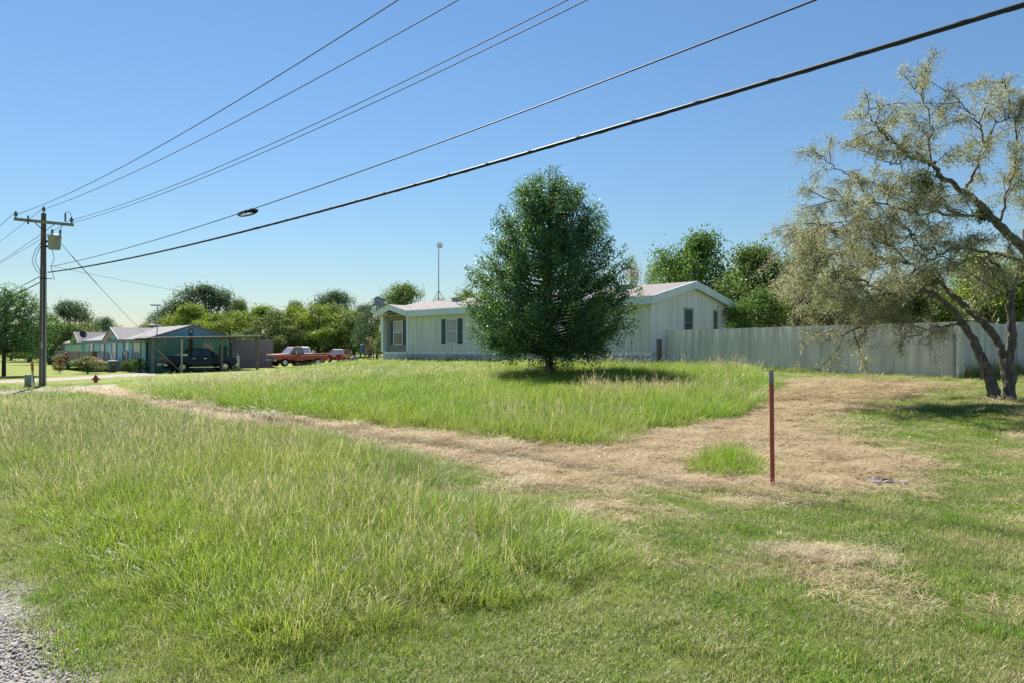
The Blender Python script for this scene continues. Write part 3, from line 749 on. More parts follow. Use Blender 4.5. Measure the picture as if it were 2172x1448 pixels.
# ------------------------------------------------------------------ vehicles
M_chrome = pmat('chrome', (.62, .64, .66), .18, metal=1.0, var=.08)
M_cglass = glass_mat('car_glass', (.02, .03, .035), .05)
M_cglass2 = glass_mat('pale_car_glass', (.22, .27, .30), .06)
M_red_l = pmat('red_lens', (.42, .015, .02), .25, var=.05)
M_clear_l = pmat('clear_lens', (.55, .57, .58), .15, var=.05)
def arch_profile(pts, wheels, r):
    """bottom edge with wheel arches: pts = upper outline from front-bottom over the top to rear-bottom (x falling), wheels = x centres"""
    prof = list(pts); zb = pts[-1][1]
    for wx in sorted(wheels):
        for k in range(9):
            a = math.pi - math.pi * k / 8
            prof.append((wx + r * math.cos(a), max(zb, r * math.sin(a) * 1.0 + .30)))
    return prof
def wheel(root, x, y, r, wdt, side, rim_m, spokes=8):
    t = MB(); t.lathe([(r * .62, -wdt / 2), (r * .93, -wdt / 2), (r, -wdt * .3), (r, wdt * .3), (r * .93, wdt / 2), (r * .62, wdt / 2)], 28, axis='y')
    w_ = t.build('wheel', M_black, root); w_.location = (x, y, r)
    q = MB(); o_ = side * wdt * .42
    q.lathe([(r * .63, o_ - side * .02), (r * .60, o_ + side * .015), (r * .52, o_ - side * .02), (r * .52, o_ - side * .10)], 24, axis='y')
    for k in range(spokes):
        a = 2 * math.pi * k / spokes; c, s_ = math.cos(a), math.sin(a)
        q.bar((r * .1 * c, o_ - side * .01, r * .1 * s_), (r * .56 * c, o_ - side * .012, r * .56 * s_), r * .15, .03, up=(0, 1, 0))
    q.lathe([(0, o_ + side * .02), (r * .15, o_ + side * .015), (r * .17, o_ - side * .03)], 12, axis='y')
    q.build('rim', rim_m, w_)
    d = MB(); d.lathe([(0, o_ - side * .1), (r * .55, o_ - side * .1)], 20, axis='y'); d.build('brake_drum', M_dark, w_)
def cab(root, zb, zt, xb, xt, wb, wt, paint, glass, pillars=(), roof_m=None, name='cabin'):
    """greenhouse frustum: xb=(rear,front) at zb, xt at zt"""
    e = .02
    g = MB(); g.hexa([(xb[0], -wb, zb), (xb[1], -wb, zb), (xb[1], wb, zb), (xb[0], wb, zb)], [(xt[0], -wt, zt - .03), (xt[1], -wt, zt - .03), (xt[1], wt, zt - .03), (xt[0], wt, zt - .03)])
    g.build('window_glass', glass, root)
    p = MB(); W_ = .085
    for s_ in (-1, 1):
        p.bar((xb[0], s_ * (wb), zb - .02), (xt[0] + .02, s_ * wt, zt - .02), W_, W_ * .7); p.bar((xb[1], s_ * (wb), zb - .02), (xt[1] - .02, s_ * wt, zt - .02), W_ * .8, W_ * .6)
        for f0, f1 in pillars: p.bar((f0, s_ * (wb + .006), zb - .02), (f1, s_ * (wt + .006), zt - .02), W_ * 1.1, .03)
        p.bar((xb[0], s_ * wb, zb), (xb[1], s_ * wb, zb), .05, .06); p.bar((xt[0], s_ * wt, zt - .02), (xt[1], s_ * wt, zt - .02), .07, .07)
    p.build('pillar', paint, root)
    r_ = MB(); r_.hexa([(xt[0] - .02, -wt - .02, zt - .05), (xt[1] + .03, -wt - .02, zt - .05), (xt[1] + .03, wt + .02, zt - .05), (xt[0] - .02, wt + .02, zt - .05)],
                       [(xt[0] + .06, -wt + .08, zt + .03), (xt[1] - .1, -wt + .08, zt + .03), (xt[1] - .1, wt - .08, zt + .03), (xt[0] + .06, wt - .08, zt + .03)])
    r_.build('roof', roof_m or paint, root, bevel=.03)
def pickup(name, label, loc, rz, paint, L, W, wheels, r, top_pts, bed, cabp, rim_m, glass=M_cglass, bumper=M_chrome, roof_m=None, boxy=False, lower=None, group=None):
    root = empty(name, loc, rz, label, 'pickup truck', group); h = W / 2
    prof = arch_profile(top_pts, wheels, r * 1.2)
    m = MB(); m.prism(prof, -h, h); m.build('body', paint, root, bevel=.045)
    x0, x1, zr = bed
    b = MB(); b.box(x0 + .08, x1 - .06, -h + .09, h - .09, zr - .01, zr + .012); b.build('bed', M_dark, root)
    cab(root, *cabp, paint, glass, roof_m=roof_m, pillars=[((cabp[2][0] + cabp[2][1]) / 2 - .08, (cabp[3][0] + cabp[3][1]) / 2 - .02)] if not boxy else [])
    for wx in wheels:
        for s_ in (-1, 1): wheel(root, wx, s_ * (h - .13), r, .27, s_, rim_m, 8 if not boxy else 12)
    u = MB(); u.box(.3, L - .5, -h + .12, h - .12, .28, .5); u.build('chassis', M_black, root)
    f = MB(); f.box(L - .16, L + .07, -h + .02, h - .02, .50, .74); f.build('front_bumper', bumper, root, bevel=.03)
    f = MB(); f.box(-.13, .12, -h + .05, h - .05, .50, .72); f.build('rear_bumper', bumper, root, bevel=.03)
    for s_ in (-1, 1):
        q = MB(); q.box(-.012, .10, *sorted((s_ * (h - .22), s_ * (h + .006))), zr - .42, zr - .1); q.build('tail_light', M_red_l, root)
        q = MB(); q.box(L - .09, L + .012, s_ * (h - .27) - .17, s_ * (h - .27) + .17, .84, 1.06); q.build('headlight', M_clear_l, root)
        q = MB(); xm = cabp[2][1] - .55; q.box(xm, xm + .12, s_ * (h + .04), s_ * (h + .25), cabp[0] - .02, cabp[0] + .25) if s_ > 0 else q.box(xm, xm + .12, s_ * (h + .25), s_ * (h + .04), cabp[0] - .02, cabp[0] + .25); q.bar((xm + .06, s_ * (h - .1), cabp[0] + .03), (xm + .06, s_ * (h + .1), cabp[0] + .06), .05); q.build('side_mirror', M_dark if not boxy else M_chrome, root)
    g = MB(); g.box(L - .05, L + .02, -h + .48, h - .48, .80, 1.08)
    for k in range(4): g.box(L + .02, L + .03, -h + .5, h - .5, .83 + k * .07, .845 + k * .07)
    g.build('grille', M_dark if not boxy else M_gray, root)
    t = MB(); t.box(-.02, -.004, -h + .24, h - .24, zr - .44, zr - .06); tg = t.build('tailgate', paint, root)
    t = MB(); t.box(-.04, -.02, -.14, .14, zr - .16, zr - .1); t.build('handle', M_chrome, tg)
    nd = 1 if boxy else 2; xa, xb_ = cabp[2][0] + .05, cabp[2][1] - .45
    for s_ in (-1, 1):
        for k in range(nd):
            a = xa + (xb_ - xa) * k / nd; b_ = xa + (xb_ - xa) * (k + 1) / nd
            d = MB(); d.box(a + .012, b_ - .012, *sorted((s_ * (h - .005), s_ * (h + .01))), .52, cabp[0] - .03); do = d.build('door', paint, root)
            d = MB(); d.box(a + .08, a + .28, *sorted((s_ * (h + .012), s_ * (h + .035))), cabp[0] - .22, cabp[0] - .17); d.build('handle', M_chrome, do)
        if lower: q = MB(); q.box(wheels[0] + r * 1.3, wheels[1] - r * 1.3, *sorted((s_ * (h - .02), s_ * (h + .09))), .36, .43); q.build('running_board', lower, root)
    return root
navy = pmat('navy_car_paint', (.012, .03, .065), .35, var=.1, scale=1, spec=.25)
L_ = 5.9
px_, py_ = tw(.22, -3.6)[:2]
nv = pickup('pickup_truck', 'dark navy crew cab pickup with chrome wheels parked under the carport', (px_, py_, gz1(*tw(3, -3.6)[:2]) - .02), TX + R(1.2) * 0, navy, L_, 2.0, (1.28, 4.85), .42,
   [(5.9, .58), (5.9, .92), (5.84, 1.12), (5.6, 1.22), (4.45, 1.30), (4.15, 1.33), (2.0, 1.36), (1.95, 1.34), (.02, 1.34), (.0, 1.3), (.0, .62)], (.0, 1.9, 1.34),
   (1.33, 1.96, (1.98, 4.35), (2.15, 3.55), .90, .76), M_chrome, lower=M_chrome)
m = MB(); m.box(1.2, 1.75, -.85, .85, 1.345, 1.52); m.build('tool_box', pmat('diamond_plate', (.5, .52, .54), .3, metal=.8), nv)
for s_ in (-1, 1):
    for wx in (1.28, 4.85):
        m = MB(); pts = [(wx + .56 * math.cos(math.pi * k / 10), s_ * .985, .30 + .56 * math.sin(math.pi * k / 10)) for k in range(11)]; m.tube(pts, .05, 6); m.build('fender_flare', M_black, nv)
redp = pmat('faded_red_paint', (.42, .028, .045), .38, var=.25, scale=1.5, coat=.3, c2=(.36, .045, .07))
th_ = math.atan2(-.69, -.72)
f1 = at(585, 778, 70.0); rw = (f1[0] - math.cos(th_) * 4.45 + math.sin(th_) * .0, f1[1] - math.sin(th_) * 4.45)
rw = (rw[0] + math.sin(th_) * -.85, rw[1] + math.cos(th_) * .85)     # near-side wheels lie on the traced line
cv = pickup('pickup_truck', 'faded red boxy old pickup with long bed parked beside the gray shed', (rw[0], rw[1], gz1(*rw) - .0), th_, redp, 5.4, 2.0, (1.12, 4.45), .37,
   [(5.4, .56), (5.4, 1.08), (5.3, 1.13), (3.75, 1.2), (3.6, 1.2), (2.55, 1.2), (2.5, 1.18), (.0, 1.18), (.0, .6)], (.0, 2.45, 1.18),
   (1.18, 1.78, (2.5, 3.95), (2.62, 3.45), .88, .74), M_white, glass=M_cglass2, boxy=True, roof_m=pmat('rusty_red_roof', (.36, .10, .06), .6, var=.3))
m = MB()
for k, (a, b_) in enumerate(((.0, .10), (.16, .2), (.32, .38), (.41, .48), (.51, .58), (.62, .66))):
    for s_ in (-1, 1): m.box(2.75 + a, 2.75 + b_, *sorted((s_ * 1.011, s_ * 1.014)), .88, .95)
m.build('door_lettering', M_dark, cv)
m = MB()
for s_ in (-1, 1): m.box(.05, 5.3, *sorted((s_ * .998, s_ * 1.006)), 1.0, 1.03)
m.build('side_trim', M_chrome, cv)
wp = at(641, 770, 77.0); white_p = pmat('white_car_paint', (.60, .64, .66), .3, var=.05, coat=.6)
pickup('pickup_truck', 'white pickup parked behind the red pickup bed, only its cab showing', (wp[0] - .55, wp[1] + 2.2, gz1(wp[0], wp[1])), R(-76), white_p, 5.2, 1.9, (1.1, 4.2), .37,
   [(5.2, .56), (5.2, 1.02), (5.05, 1.1), (3.9, 1.16), (2.4, 1.18), (2.3, 1.18), (.0, 1.18), (.0, .6)], (.0, 2.3, 1.18), (1.17, 1.76, (2.35, 4.05), (2.5, 3.4), .86, .70), M_gray, glass=M_cglass2, boxy=True)
gp = at(128, 771, 100.0)
pickup('pickup_truck', 'dark green pickup parked on the lawn behind the flowering shrubs', (gp[0] + 2.3, gp[1] + 1, gz1(gp[0], gp[1])), R(168), pmat('green_car_paint', (.02, .10, .11), .3, var=.1, coat=.5), 5.3, 1.9, (1.1, 4.3), .37,
   [(5.3, .56), (5.3, .98), (5.15, 1.06), (3.95, 1.14), (2.4, 1.16), (2.3, 1.16), (.0, 1.16), (.0, .6)], (.0, 2.3, 1.16), (1.15, 1.74, (2.35, 4.1), (2.5, 3.4), .86, .70), M_gray, glass=M_cglass2, boxy=True)
# red sedan
def sedan(loc, rz, label):
    s = empty('sedan_car', loc, rz, label, 'car'); h = .87; L = 4.5
    red = pmat('red_car_paint', (.42, .02, .03), .2, var=.08, scale=1, coat=1.0)
    prof = arch_profile([(4.5, .35), (4.5, .62), (4.35, .74), (3.3, .92), (.75, 1.0), (.12, .98), (.02, .9), (.0, .6), (.06, .35)], (.85, 3.5), .37)
    MB().prism(prof, -h, h).build('body', red, s, bevel=.06)
    cab(s, .95, 1.42, (.55, 3.35), (1.15, 2.5), .80, .60, red, glass_mat('sedan_glass', (.10, .16, .19), .05), pillars=[(1.95, 1.85)])
    for wx in (.85, 3.5):
        for q in (-1, 1): wheel(s, wx, q * .75, .32, .21, q, M_galv, 6)
    for q in (-1, 1):
        m = MB(); m.box(-.03, .1, *sorted((q * .52, q * .865)), .68, .9); m.build('tail_light', M_red_l, s)
        m = MB(); m.box(4.3, 4.49, *sorted((q * .5, q * .82)), .62, .74); m.build('headlight', M_clear_l, s)
        m = MB(); m.box(2.75, 2.9, *sorted((q * .88, q * 1.05)), .95, 1.08); m.build('side_mirror', red, s)
        for xx in (1.35, 2.2):
            m = MB(); m.box(xx, xx + .8, *sorted((q * .868, q * .88)), .42, .90); d = m.build('door', red, s)
            m = MB(); m.box(xx + .05, xx + .2, *sorted((q * .88, q * .9)), .8, .84); m.build('handle', M_chrome, d)
    m = MB(); m.box(-.05, .12, -.84, .84, .36, .62); m.build('rear_bumper', red, s, bevel=.05)
    m = MB(); m.box(-.016, .02, -.22, .22, .72, .84); m.build('license_plate', M_white, s)
    m = MB(); m.box(-.02, .03, -.45, .45, .9, .93); m.build('trunk_trim', M_chrome, s)
    return s
sc_ = at(706, 769, 78.0); sedan((sc_[0] + .1, sc_[1], gz1(sc_[0], sc_[1])), R(83), 'shiny red sedan seen from behind, on the grass past the red pickup')
# travel trailer
rv = at(150, 762, 118.0); tr = empty('travel_trailer', (rv[0] - 3.5, rv[1], gz1(rv[0], rv[1])), R(8), 'white travel trailer half hidden behind the second teal house', 'trailer')
m = MB(); m.prism([(0, .5), (7, .5), (7.2, 1.2), (6.9, 2.7), (6.6, 2.8), (.1, 2.8), (0, 2.6)], -1.2, 1.2); m.build('body', M_white, tr, bevel=.08)
for xx in (1.0, 3.4, 5.3): window(tr, 'window', (xx, -1.2, 1.9), (1, 0, 0), (0, -1, 0), .9, .7, 0, frame_m=M_gray)
for xx in (3.0, 3.8):
    for q in (-1, 1): wheel(tr, xx, q * 1.05, .34, .22, q, M_gray, 6)
m = MB(); m.box(.02, 7.1, -1.205, -1.2, 1.1, 1.25); m.build('stripe', M_shut, tr)
# gray tarp heap
tp = at(749, 766, 80.0); T_ = empty('tarp_pile', (tp[0], tp[1], gz1(tp[0], tp[1])), .2, 'peaked heap under a pale gray tarp on the grass past the red sedan', 'tarp')
m = MB(); ring = [(math.cos(a) * .66 * (1 + .12 * math.sin(3 * a)), math.sin(a) * .5, -.06) for a in np.linspace(0, 2 * math.pi, 15)[:-1]]
mid = [(p[0] * .66 + .08, p[1] * .66, .36 + .07 * math.sin(i * 2.2)) for i, p in enumerate(ring)]; n_ = len(ring)
m.add(ring + mid + [(.22, 0, .72)], [(i, (i + 1) % n_, n_ + (i + 1) % n_, n_ + i) for i in range(n_)] + [(n_ + i, n_ + (i + 1) % n_, 2 * n_) for i in range(n_)]); m.build('tarp', pmat('gray_tarp', (.36, .38, .38), .6, var=.2), T_)
# play fort
pf = at(787, 757, 84.0); P_ = empty('play_fort', (pf[0], pf[1], gz1(pf[0], pf[1])), R(-15), 'weathered wooden play fort with a blue tube slide beside the cream home', 'play fort')
for x_ in (-.55, .55):
    for y_ in (-.5, .5): MB().box(x_ - .05, x_ + .05, y_ - .05, y_ + .05, -.1, 2.15).build('post', M_wood, P_)
MB().box(-.6, .6, -.55, .55, 1.0, 1.08).build('platform', M_wood, P_)
for k in range(7): MB().box(-.52 + k * .16, -.41 + k * .16, -.56, -.52, 1.05, 1.85).build('slat', M_wood, P_)
MB().box(-.62, .62, -.58, -.5, 1.85, 1.95).box(-.62, .62, .5, .58, 2.05, 2.15).build('rail', M_wood, P_)
for a_, b_ in (((-.1, -.62, -.05), (.55, -.62, 2.15)), ((-.55, -.6, .95), (.2, -.6, .05)), ((.2, -.6, .05), (.62, -.6, .95)), ((.6, -.3, 1.9), (1.35, -.3, .0)), ((-.62, -.6, .9), (-.2, -.62, .1))): MB().bar(a_, b_, .08).build('brace', M_wood, P_)
MB().lathe([(.26, .65), (.26, 1.55), (.22, 1.58), (.0, 1.58)], 14, c=(-.85, -.35, 0)).build('slide', pmat('blue_plastic', (.02, .22, .42), .4, var=.08), P_)

# ------------------------------------------------------------------ street and yard furniture
M_pole = pmat('creosoted_pole', (.15, .125, .11), .9, var=.3, scale=5, stretch=(3, 3, .25), bump=.4, bscale=25)
M_arm = pmat('crossarm_wood', (.30, .29, .24), .9, var=.2, scale=6)
M_ins = pmat('gray_insulator', (.12, .15, .20), .3, var=.1)
M_tank = pmat('transformer_gray', (.36, .37, .35), .5, var=.12)
UP = (-23.6, 37.7); uz = gz1(*UP); LD = np.array([28.7, -30.2]); LD = LD / np.linalg.norm(LD); PD = np.array([-LD[1], LD[0]])
upole = empty('utility_pole', (*UP, uz), math.atan2(PD[1], PD[0]), 'tall wooden utility pole with crossarm and gray transformer', 'utility pole')
lx = .2
MB().tube([(0, 0, -.3), (.0, 0, 4), (0, 0, 8.66)], [.17, .15, .115], 14).build('pole_shaft', M_pole, upole)
MB().box(-1.3, 1.3, -.24, -.12, 8.13, 8.27).build('crossarm', M_arm, upole, bevel=.01)
for s_ in (-1, 1): MB().bar((s_ * .42, -.22, 8.12), (0, -.17, 7.72), .05, .03).build('arm_brace', M_dark, upole)
def insulator(x, y, z, s_=1.0):
    MB().lathe([(.02, -.1), (.03, .04), (.10, .05), (.05, .09), (.11, .12), (.05, .16), (.10, .19), (.04, .24), (.03, .30), (0, .31)], 12, c=(x, y, z)).build('insulator', M_ins, upole)
insulator(-1.22, -.18, 8.30); insulator(1.2, -.18, 8.30); insulator(0, 0, 8.72)
for x_, z_ in ((-.72, 8.0), (.9, 8.32)): MB().tube([(x_, -.27, z_), (x_, -.27, z_ + .42)], .045, 8).build('arrester', M_ins, upole)
MB().lathe([(0, 6.85), (.26, 6.85), (.27, 6.9), (.30, 7.45), (.32, 7.47), (.32, 7.54), (.15, 7.6), (0, 7.6)], 18, c=(.42, -.30, 0)).build('transformer', M_tank, upole)
for x_, y_ in ((.33, -.25), (.66, -.35)): MB().lathe([(.035, 7.55), (.04, 7.68), (.075, 7.7), (.04, 7.75), (.08, 7.79), (.03, 7.86), (0, 7.88)], 10, c=(x_, y_, 0)).build('bushing', M_ins, upole)
MB().box(.08, .3, -.15, -.05, 7.2, 7.3).box(.08, .3, -.15, -.05, 6.95, 7.05).build('transformer_bracket', M_dark, upole)
MB().tube([(.10, -.15, -.2), (.09, -.15, 5.6)], .035, 8).build('conduit', M_galv, upole)
MB().tube([(-.06, -.15, -.2), (-.05, -.14, 3), (-.05, -.13, 6.0)], .018, 6).build('ground_wire', M_galv, upole)
for k, (pts) in enumerate([[(-.05, -.1, 7.3), (-.4, -.15, 6.7), (-.52, -.15, 6.2), (-.35, -.15, 5.75), (-.1, -.1, 5.55)], [(-.05, -.1, 7.2), (-.3, -.12, 6.6), (-.38, -.12, 6.2), (-.1, -.1, 5.6)], [(.3, -.3, 6.9), (.42, -.3, 6.4), (.3, -.2, 6.0), (.45, -.2, 5.3)], [(1.2, -.2, 8.55), (1.15, -.2, 8.8), (.95, -.25, 8.85), (.9, -.27, 8.7)], [(.66, -.35, 7.86), (.75, -.3, 8.1), (.9, -.2, 8.15)]]):
    sm = []
    for i in range(len(pts) - 1):
        for q in range(4):
            f = q / 4; sm.append(tuple(np.array(pts[i]) * (1 - f) + np.array(pts[i + 1]) * f))
    sm.append(pts[-1]); MB().tube(sm, .014, 5).build('jumper_cable', M_dark, upole)
MB().tube([(-.2, -.2, 5.35), (.35, -.15, 5.4)], .03, 6).build('cable_bracket', M_dark, upole)
MB().box(-.12, -.02, -.2, -.17, 1.9, 2.2).build('pole_tag', M_galv, upole)

M_wire = pmat('aluminum_wire', (.10, .11, .12), .7, var=.05, spec=.15)
M_cable = pmat('black_cable', (.02, .03, .04), .6, var=.1, spec=.3)
def wire(name, label, A, px, rad, mat, group, L=62.0, twist=False):
    A = np.array(A, float); ts, zs = [], []
    for (x_, y_) in px:
        d = ray(x_, y_); k = d[0] / d[1]
        t = (k * A[1] - A[0]) / (LD[0] - k * LD[1])
        p = A + LD * t; ts.append(t); zs.append(EYE + d[2] / d[1] * p[1])
    c = np.polyfit(ts, zs, 2)
    if c[0] < 0: c = np.polyfit(ts, zs, 1); c = np.array([0, *c])
    pts = []
    for t in np.linspace(0, L, 90):
        p = A + LD * t; z = np.polyval(c, t) if t < max(ts) + 8 else np.polyval(c, max(ts) + 8) + (t - max(ts) - 8) * .05
        pts.append((p[0], p[1], z))
    m = MB(); m.tube(pts, rad, 7)
    o = m.build(name, mat); tag(o, label, 'wire', group)
    return o, c, A
up2 = np.array(UP)
wire('power_line', 'bare power line from the outer crossarm insulator, nearer the road', up2 - PD * 1.22, [(55, 448), (100, 432), (310, 327), (520, 203), (700, 92), (847, 0)], .011, M_wire, 'bare power lines')
wire('power_line', 'bare power line from the insulator on the pole top', up2, [(105, 440), (304, 358), (470, 272), (700, 153), (973, 0)], .011, M_wire, 'bare power lines')
wire('power_line', 'upper of two close power lines from the yard-side crossarm end', up2 + PD * 1.2, [(160, 465), (310, 417), (500, 342), (700, 243), (1210, 0)], .011, M_wire, 'bare power lines')
wire('power_line', 'lower of two close power lines from the yard-side crossarm end', up2 + PD * 1.22, [(155, 472), (310, 426), (500, 352), (700, 253), (1255, 0)], .011, M_wire, 'bare power lines')
o5, c5, A5 = wire('overhead_cable', 'thin black overhead cable carrying the oval slack loop', up2 + PD * .3, [(112, 564), (310, 520), (500, 455), (700, 382), (1200, 199), (1753, 0)], .013, M_cable, 'black overhead cables')
o6, c6, A6 = wire('overhead_cable', 'thickest black lashed cable bundle, lowest of the overhead lines', up2 + PD * .2, [(103, 577), (310, 545), (700, 440), (850, 400), (1300, 267), (1800, 123), (2172, 20)], .030, M_cable, 'black overhead cables')
pts = []
for t in np.linspace(4, 52, 900):
    p = A6 + LD * t; z = np.polyval(c6, t); a = t * 2 * math.pi / 1.1; pts.append((p[0] + PD[0] * .029 * math.cos(a), p[1] + PD[1] * .029 * math.cos(a), z + .029 * math.sin(a)))
MB().tube(pts, .004, 4).build('lashing_wire', M_wire, o6)
# slack loop on the thin cable
d = ray(525, 452); k = d[0] / d[1]; t = (k * A5[1] - A5[0]) / (LD[0] - k * LD[1]); pc = A5 + LD * t; zc = np.polyval(c5, t)
lp = empty('cable_loop', (pc[0], pc[1], zc - .06), math.atan2(LD[1], LD[0]), 'black oval loop of slack cable hanging from the thin overhead cable', 'cable loop')
sl5 = (np.polyval(c5, t + .5) - np.polyval(c5, t - .5))
for q, (ra, rb, r2) in enumerate(((.52, .17, .022), (.47, .13, .02))):
    ring = [(ra * math.cos(a), rb * math.sin(a), -.03 * q + ra * math.cos(a) * sl5 * .9) for a in np.linspace(0, 2 * math.pi, 37)]
    MB().tube(ring, r2, 8, cap=False).build('coil', M_cable, lp)
MB().hexa([(.15, -.16, -.02 + .15 * sl5), (.5, -.08, .45 * sl5), (.5, .08, .45 * sl5), (.15, .16, -.02 + .15 * sl5)], [(.15, -.16, .03 + .15 * sl5), (.5, -.08, .04 + .45 * sl5), (.5, .08, .04 + .45 * sl5), (.15, .16, .03 + .15 * sl5)]).build('storage_shoe', M_cable, lp)
for x_ in (-.1, .2): MB().tube([(x_, 0, -.02 + x_ * sl5), (x_, 0, .1 + x_ * sl5)], .015, 6).build('clip', M_cable, lp)
# lines leaving the other way
P2 = up2 - LD * 56.0
def span(a, b, sag, rad, mat, name, label, group=None):
    a, b = np.array(a, float), np.array(b, float)
    pts = [a + (b - a) * t - np.array([0, 0, 4 * sag * t * (1 - t)]) for t in np.linspace(0, 1, 40)]
    return tag(MB().tube(pts, rad, 6).build(name, mat), label, 'wire', group)
for off, z_, z2, rr, lab in ((-1.22, 8.55, 8.3, .012, 'power line leaving the road-side crossarm end away from the yard'), (0, 8.95, 8.7, .012, 'power line leaving the pole top away from the yard'), (1.2, 8.5, 8.3, .012, 'power line leaving the yard-side crossarm end away from the yard'),
                         (-.1, 7.6, 7.3, .013, 'neutral line leaving the pole just below the crossarm'), (-.1, 5.5, 5.2, .02, 'black cable leaving the pole below the transformer'), (-.1, 5.2, 4.9, .026, 'lowest black cable leaving the pole towards the dark tree')):
    a = up2 + PD * off; b = P2 + PD * off; span((a[0], a[1], uz + z_), (b[0], b[1], uz + z2), .7, rr, M_cable if z_ < 6 else M_wire, 'power_line', lab, 'lines leaving the pole')
a = up2 + PD * .75; hr = tw(.8, 3.0)
span((a[0], a[1], uz + 7.25), (hr[0], hr[1], TO[2] + 3.25), .15, .014, M_wire, 'service_wire', 'service wire dropping from the transformer to the teal house roof')
b_ = a + (np.array(hr[:2]) - a) * .34
sl2 = MB().tube([tuple(np.array([*a, uz + 7.25]) * (1 - f) + np.array([hr[0], hr[1], TO[2] + 3.25]) * f - np.array([0, 0, .6 * f * (1 - f)])) for f in (.08, .15, .22, .3)], .024, 6).build('wire_guard', pmat('rusty_guard', (.22, .10, .08), .8))
tag(sl2, 'rusty brown guard sleeve on the service wire near the transformer', 'guard sleeve')
fa = at(115, 566, 37.9); fb = at(640, 655, 100.0); span(fa, fb, .3, .010, M_wire, 'service_wire', 'faint thin wire running from the pole towards the far oak trees')

# telecom pedestal, markers
pd = G(59, 820); P_ = empty('telecom_pedestal', pd, .3, 'squat gray-green cable pedestal beside the utility pole', 'cable pedestal')
MB().lathe([(0, -.1), (.145, -.1), (.145, .55), (.13, .6), (0, .62)], 16).build('cover', pmat('pedestal_green', (.30, .36, .32), .6), P_)
MB().lathe([(.15, .0), (.15, .06)], 16).lathe([(.15, .5), (.155, .52), (.15, .54)], 16).build('band', M_gray, P_)
pd = G(68, 819); P_ = empty('marker_post', pd, 0, 'slim white marker post between the pedestal and the utility pole', 'marker post')
MB().tube([(0, 0, -.1), (.01, 0, .74)], .05, 8).build('post_body', M_white, P_); MB().tube([(.01, 0, .74), (.01, 0, .78)], .055, 8).build('cap', M_gray, P_)
pd = G(74, 819); P_ = empty('marker_post', pd, 0, 'leaning brown marker post with an orange top beside the utility pole', 'marker post')
MB().tube([(0, 0, -.1), (-.12, .0, .8)], .025, 8).build('post_body', pmat('brown_paint', (.16, .07, .05), .7), P_)
MB().tube([(-.12, 0, .78), (-.15, 0, 1.22)], .06, 10).build('marker_top', pmat('orange_plastic', (.52, .12, .03), .5), P_)
# fire hydrant
hd = G(203, 811); H_ = empty('fire_hydrant', hd, .5, 'faded red fire hydrant on the mown verge near the driveway', 'hydrant')
M_hyd = pmat('faded_red_iron', (.36, .075, .07), .6, var=.2, scale=10)
MB().lathe([(.13, -.05), (.13, .02), (.105, .03), (.10, .24), (.125, .25), (.125, .28), (.105, .30), (.08, .37), (.03, .41)], 16).build('barrel', M_hyd, H_)
MB().lathe([(.03, .40), (.03, .46), (0, .46)], 6).build('operating_nut', M_hyd, H_)
for q, (ax, sg) in enumerate((('x', 1), ('x', -1), ('y', -1))):
    MB().lathe([(.0, sg * .20), (.055, sg * .20), (.06, sg * .15), (.045, sg * .14), (.045, sg * .08)], 10, axis=ax, c=(0, 0, .2)).build('nozzle', M_hyd, H_)
# wheeled bin
bn = tw(-2.25, 1.7); B_ = empty('trash_bin', bn, TX, 'gray plastic trash bin with white numbers in front of the deck steps', 'trash bin')
MB().hexa([(-.24, -.25, 0), (.24, -.25, 0), (.24, .25, 0), (-.24, .25, 0)], [(-.34, -.36, .92), (.34, -.36, .92), (.34, .36, .92), (-.34, .36, .92)]).build('bin_body', pmat('gray_plastic', (.10, .125, .15), .6), B_, bevel=.02)
MB().hexa([(-.37, -.40, .92), (.37, -.40, .92), (.37, .38, .92), (-.37, .38, .92)], [(-.34, -.36, .985), (.34, -.36, .985), (.34, .36, 1.0), (-.34, .36, 1.0)]).build('lid', pmat('gray_plastic_lid', (.22, .24, .26), .5), B_, bevel=.01)
for s_ in (-1, 1): MB().lathe([(0, -.04), (.11, -.04), (.12, 0), (.11, .04), (0, .04)], 14, axis='x', c=(s_ * .26, .27, .11)).build('wheel', M_black, B_)
cu = bpy.data.curves.new('number_lettering', 'FONT'); cu.body = '4302'; cu.size = .19; cu.align_x = 'CENTER'; cu.extrude = .003
to = bpy.data.objects.new('number_lettering', cu); COL.objects.link(to); to.parent = B_; to.location = (0.02, -.352, .68); to.rotation_euler = (R(90 - 6.8), 0, 0); cu.materials.append(M_white)
me_ = bpy.data.meshes.new_from_object(to); bpy.data.objects.remove(to); to = bpy.data.objects.new('number_lettering', me_); COL.objects.link(to); to.parent = B_; to.location = (0.02, -.352, .68); to.rotation_euler = (R(90 - 6.8), 0, 0)
# red steel post in the yard
pb = G(1639, 1030); P_ = empty('steel_post', pb, .2, 'rust red steel pipe post with a bare gray top standing in the mown straw', 'post')
MB().tube([(0, 0, -.3), (-.012, 0, 1.22)], .0265, 14).build('pipe', pmat('rust_red_paint', (.42, .10, .065), .6, var=.25, scale=14, stretch=(1, 1, .4)), P_)
MB().tube([(-.012, 0, 1.215), (-.0125, 0, 1.375)], .028, 14).build('bare_top', pmat('bare_gray_steel', (.25, .25, .29), .5, metal=.4), P_)
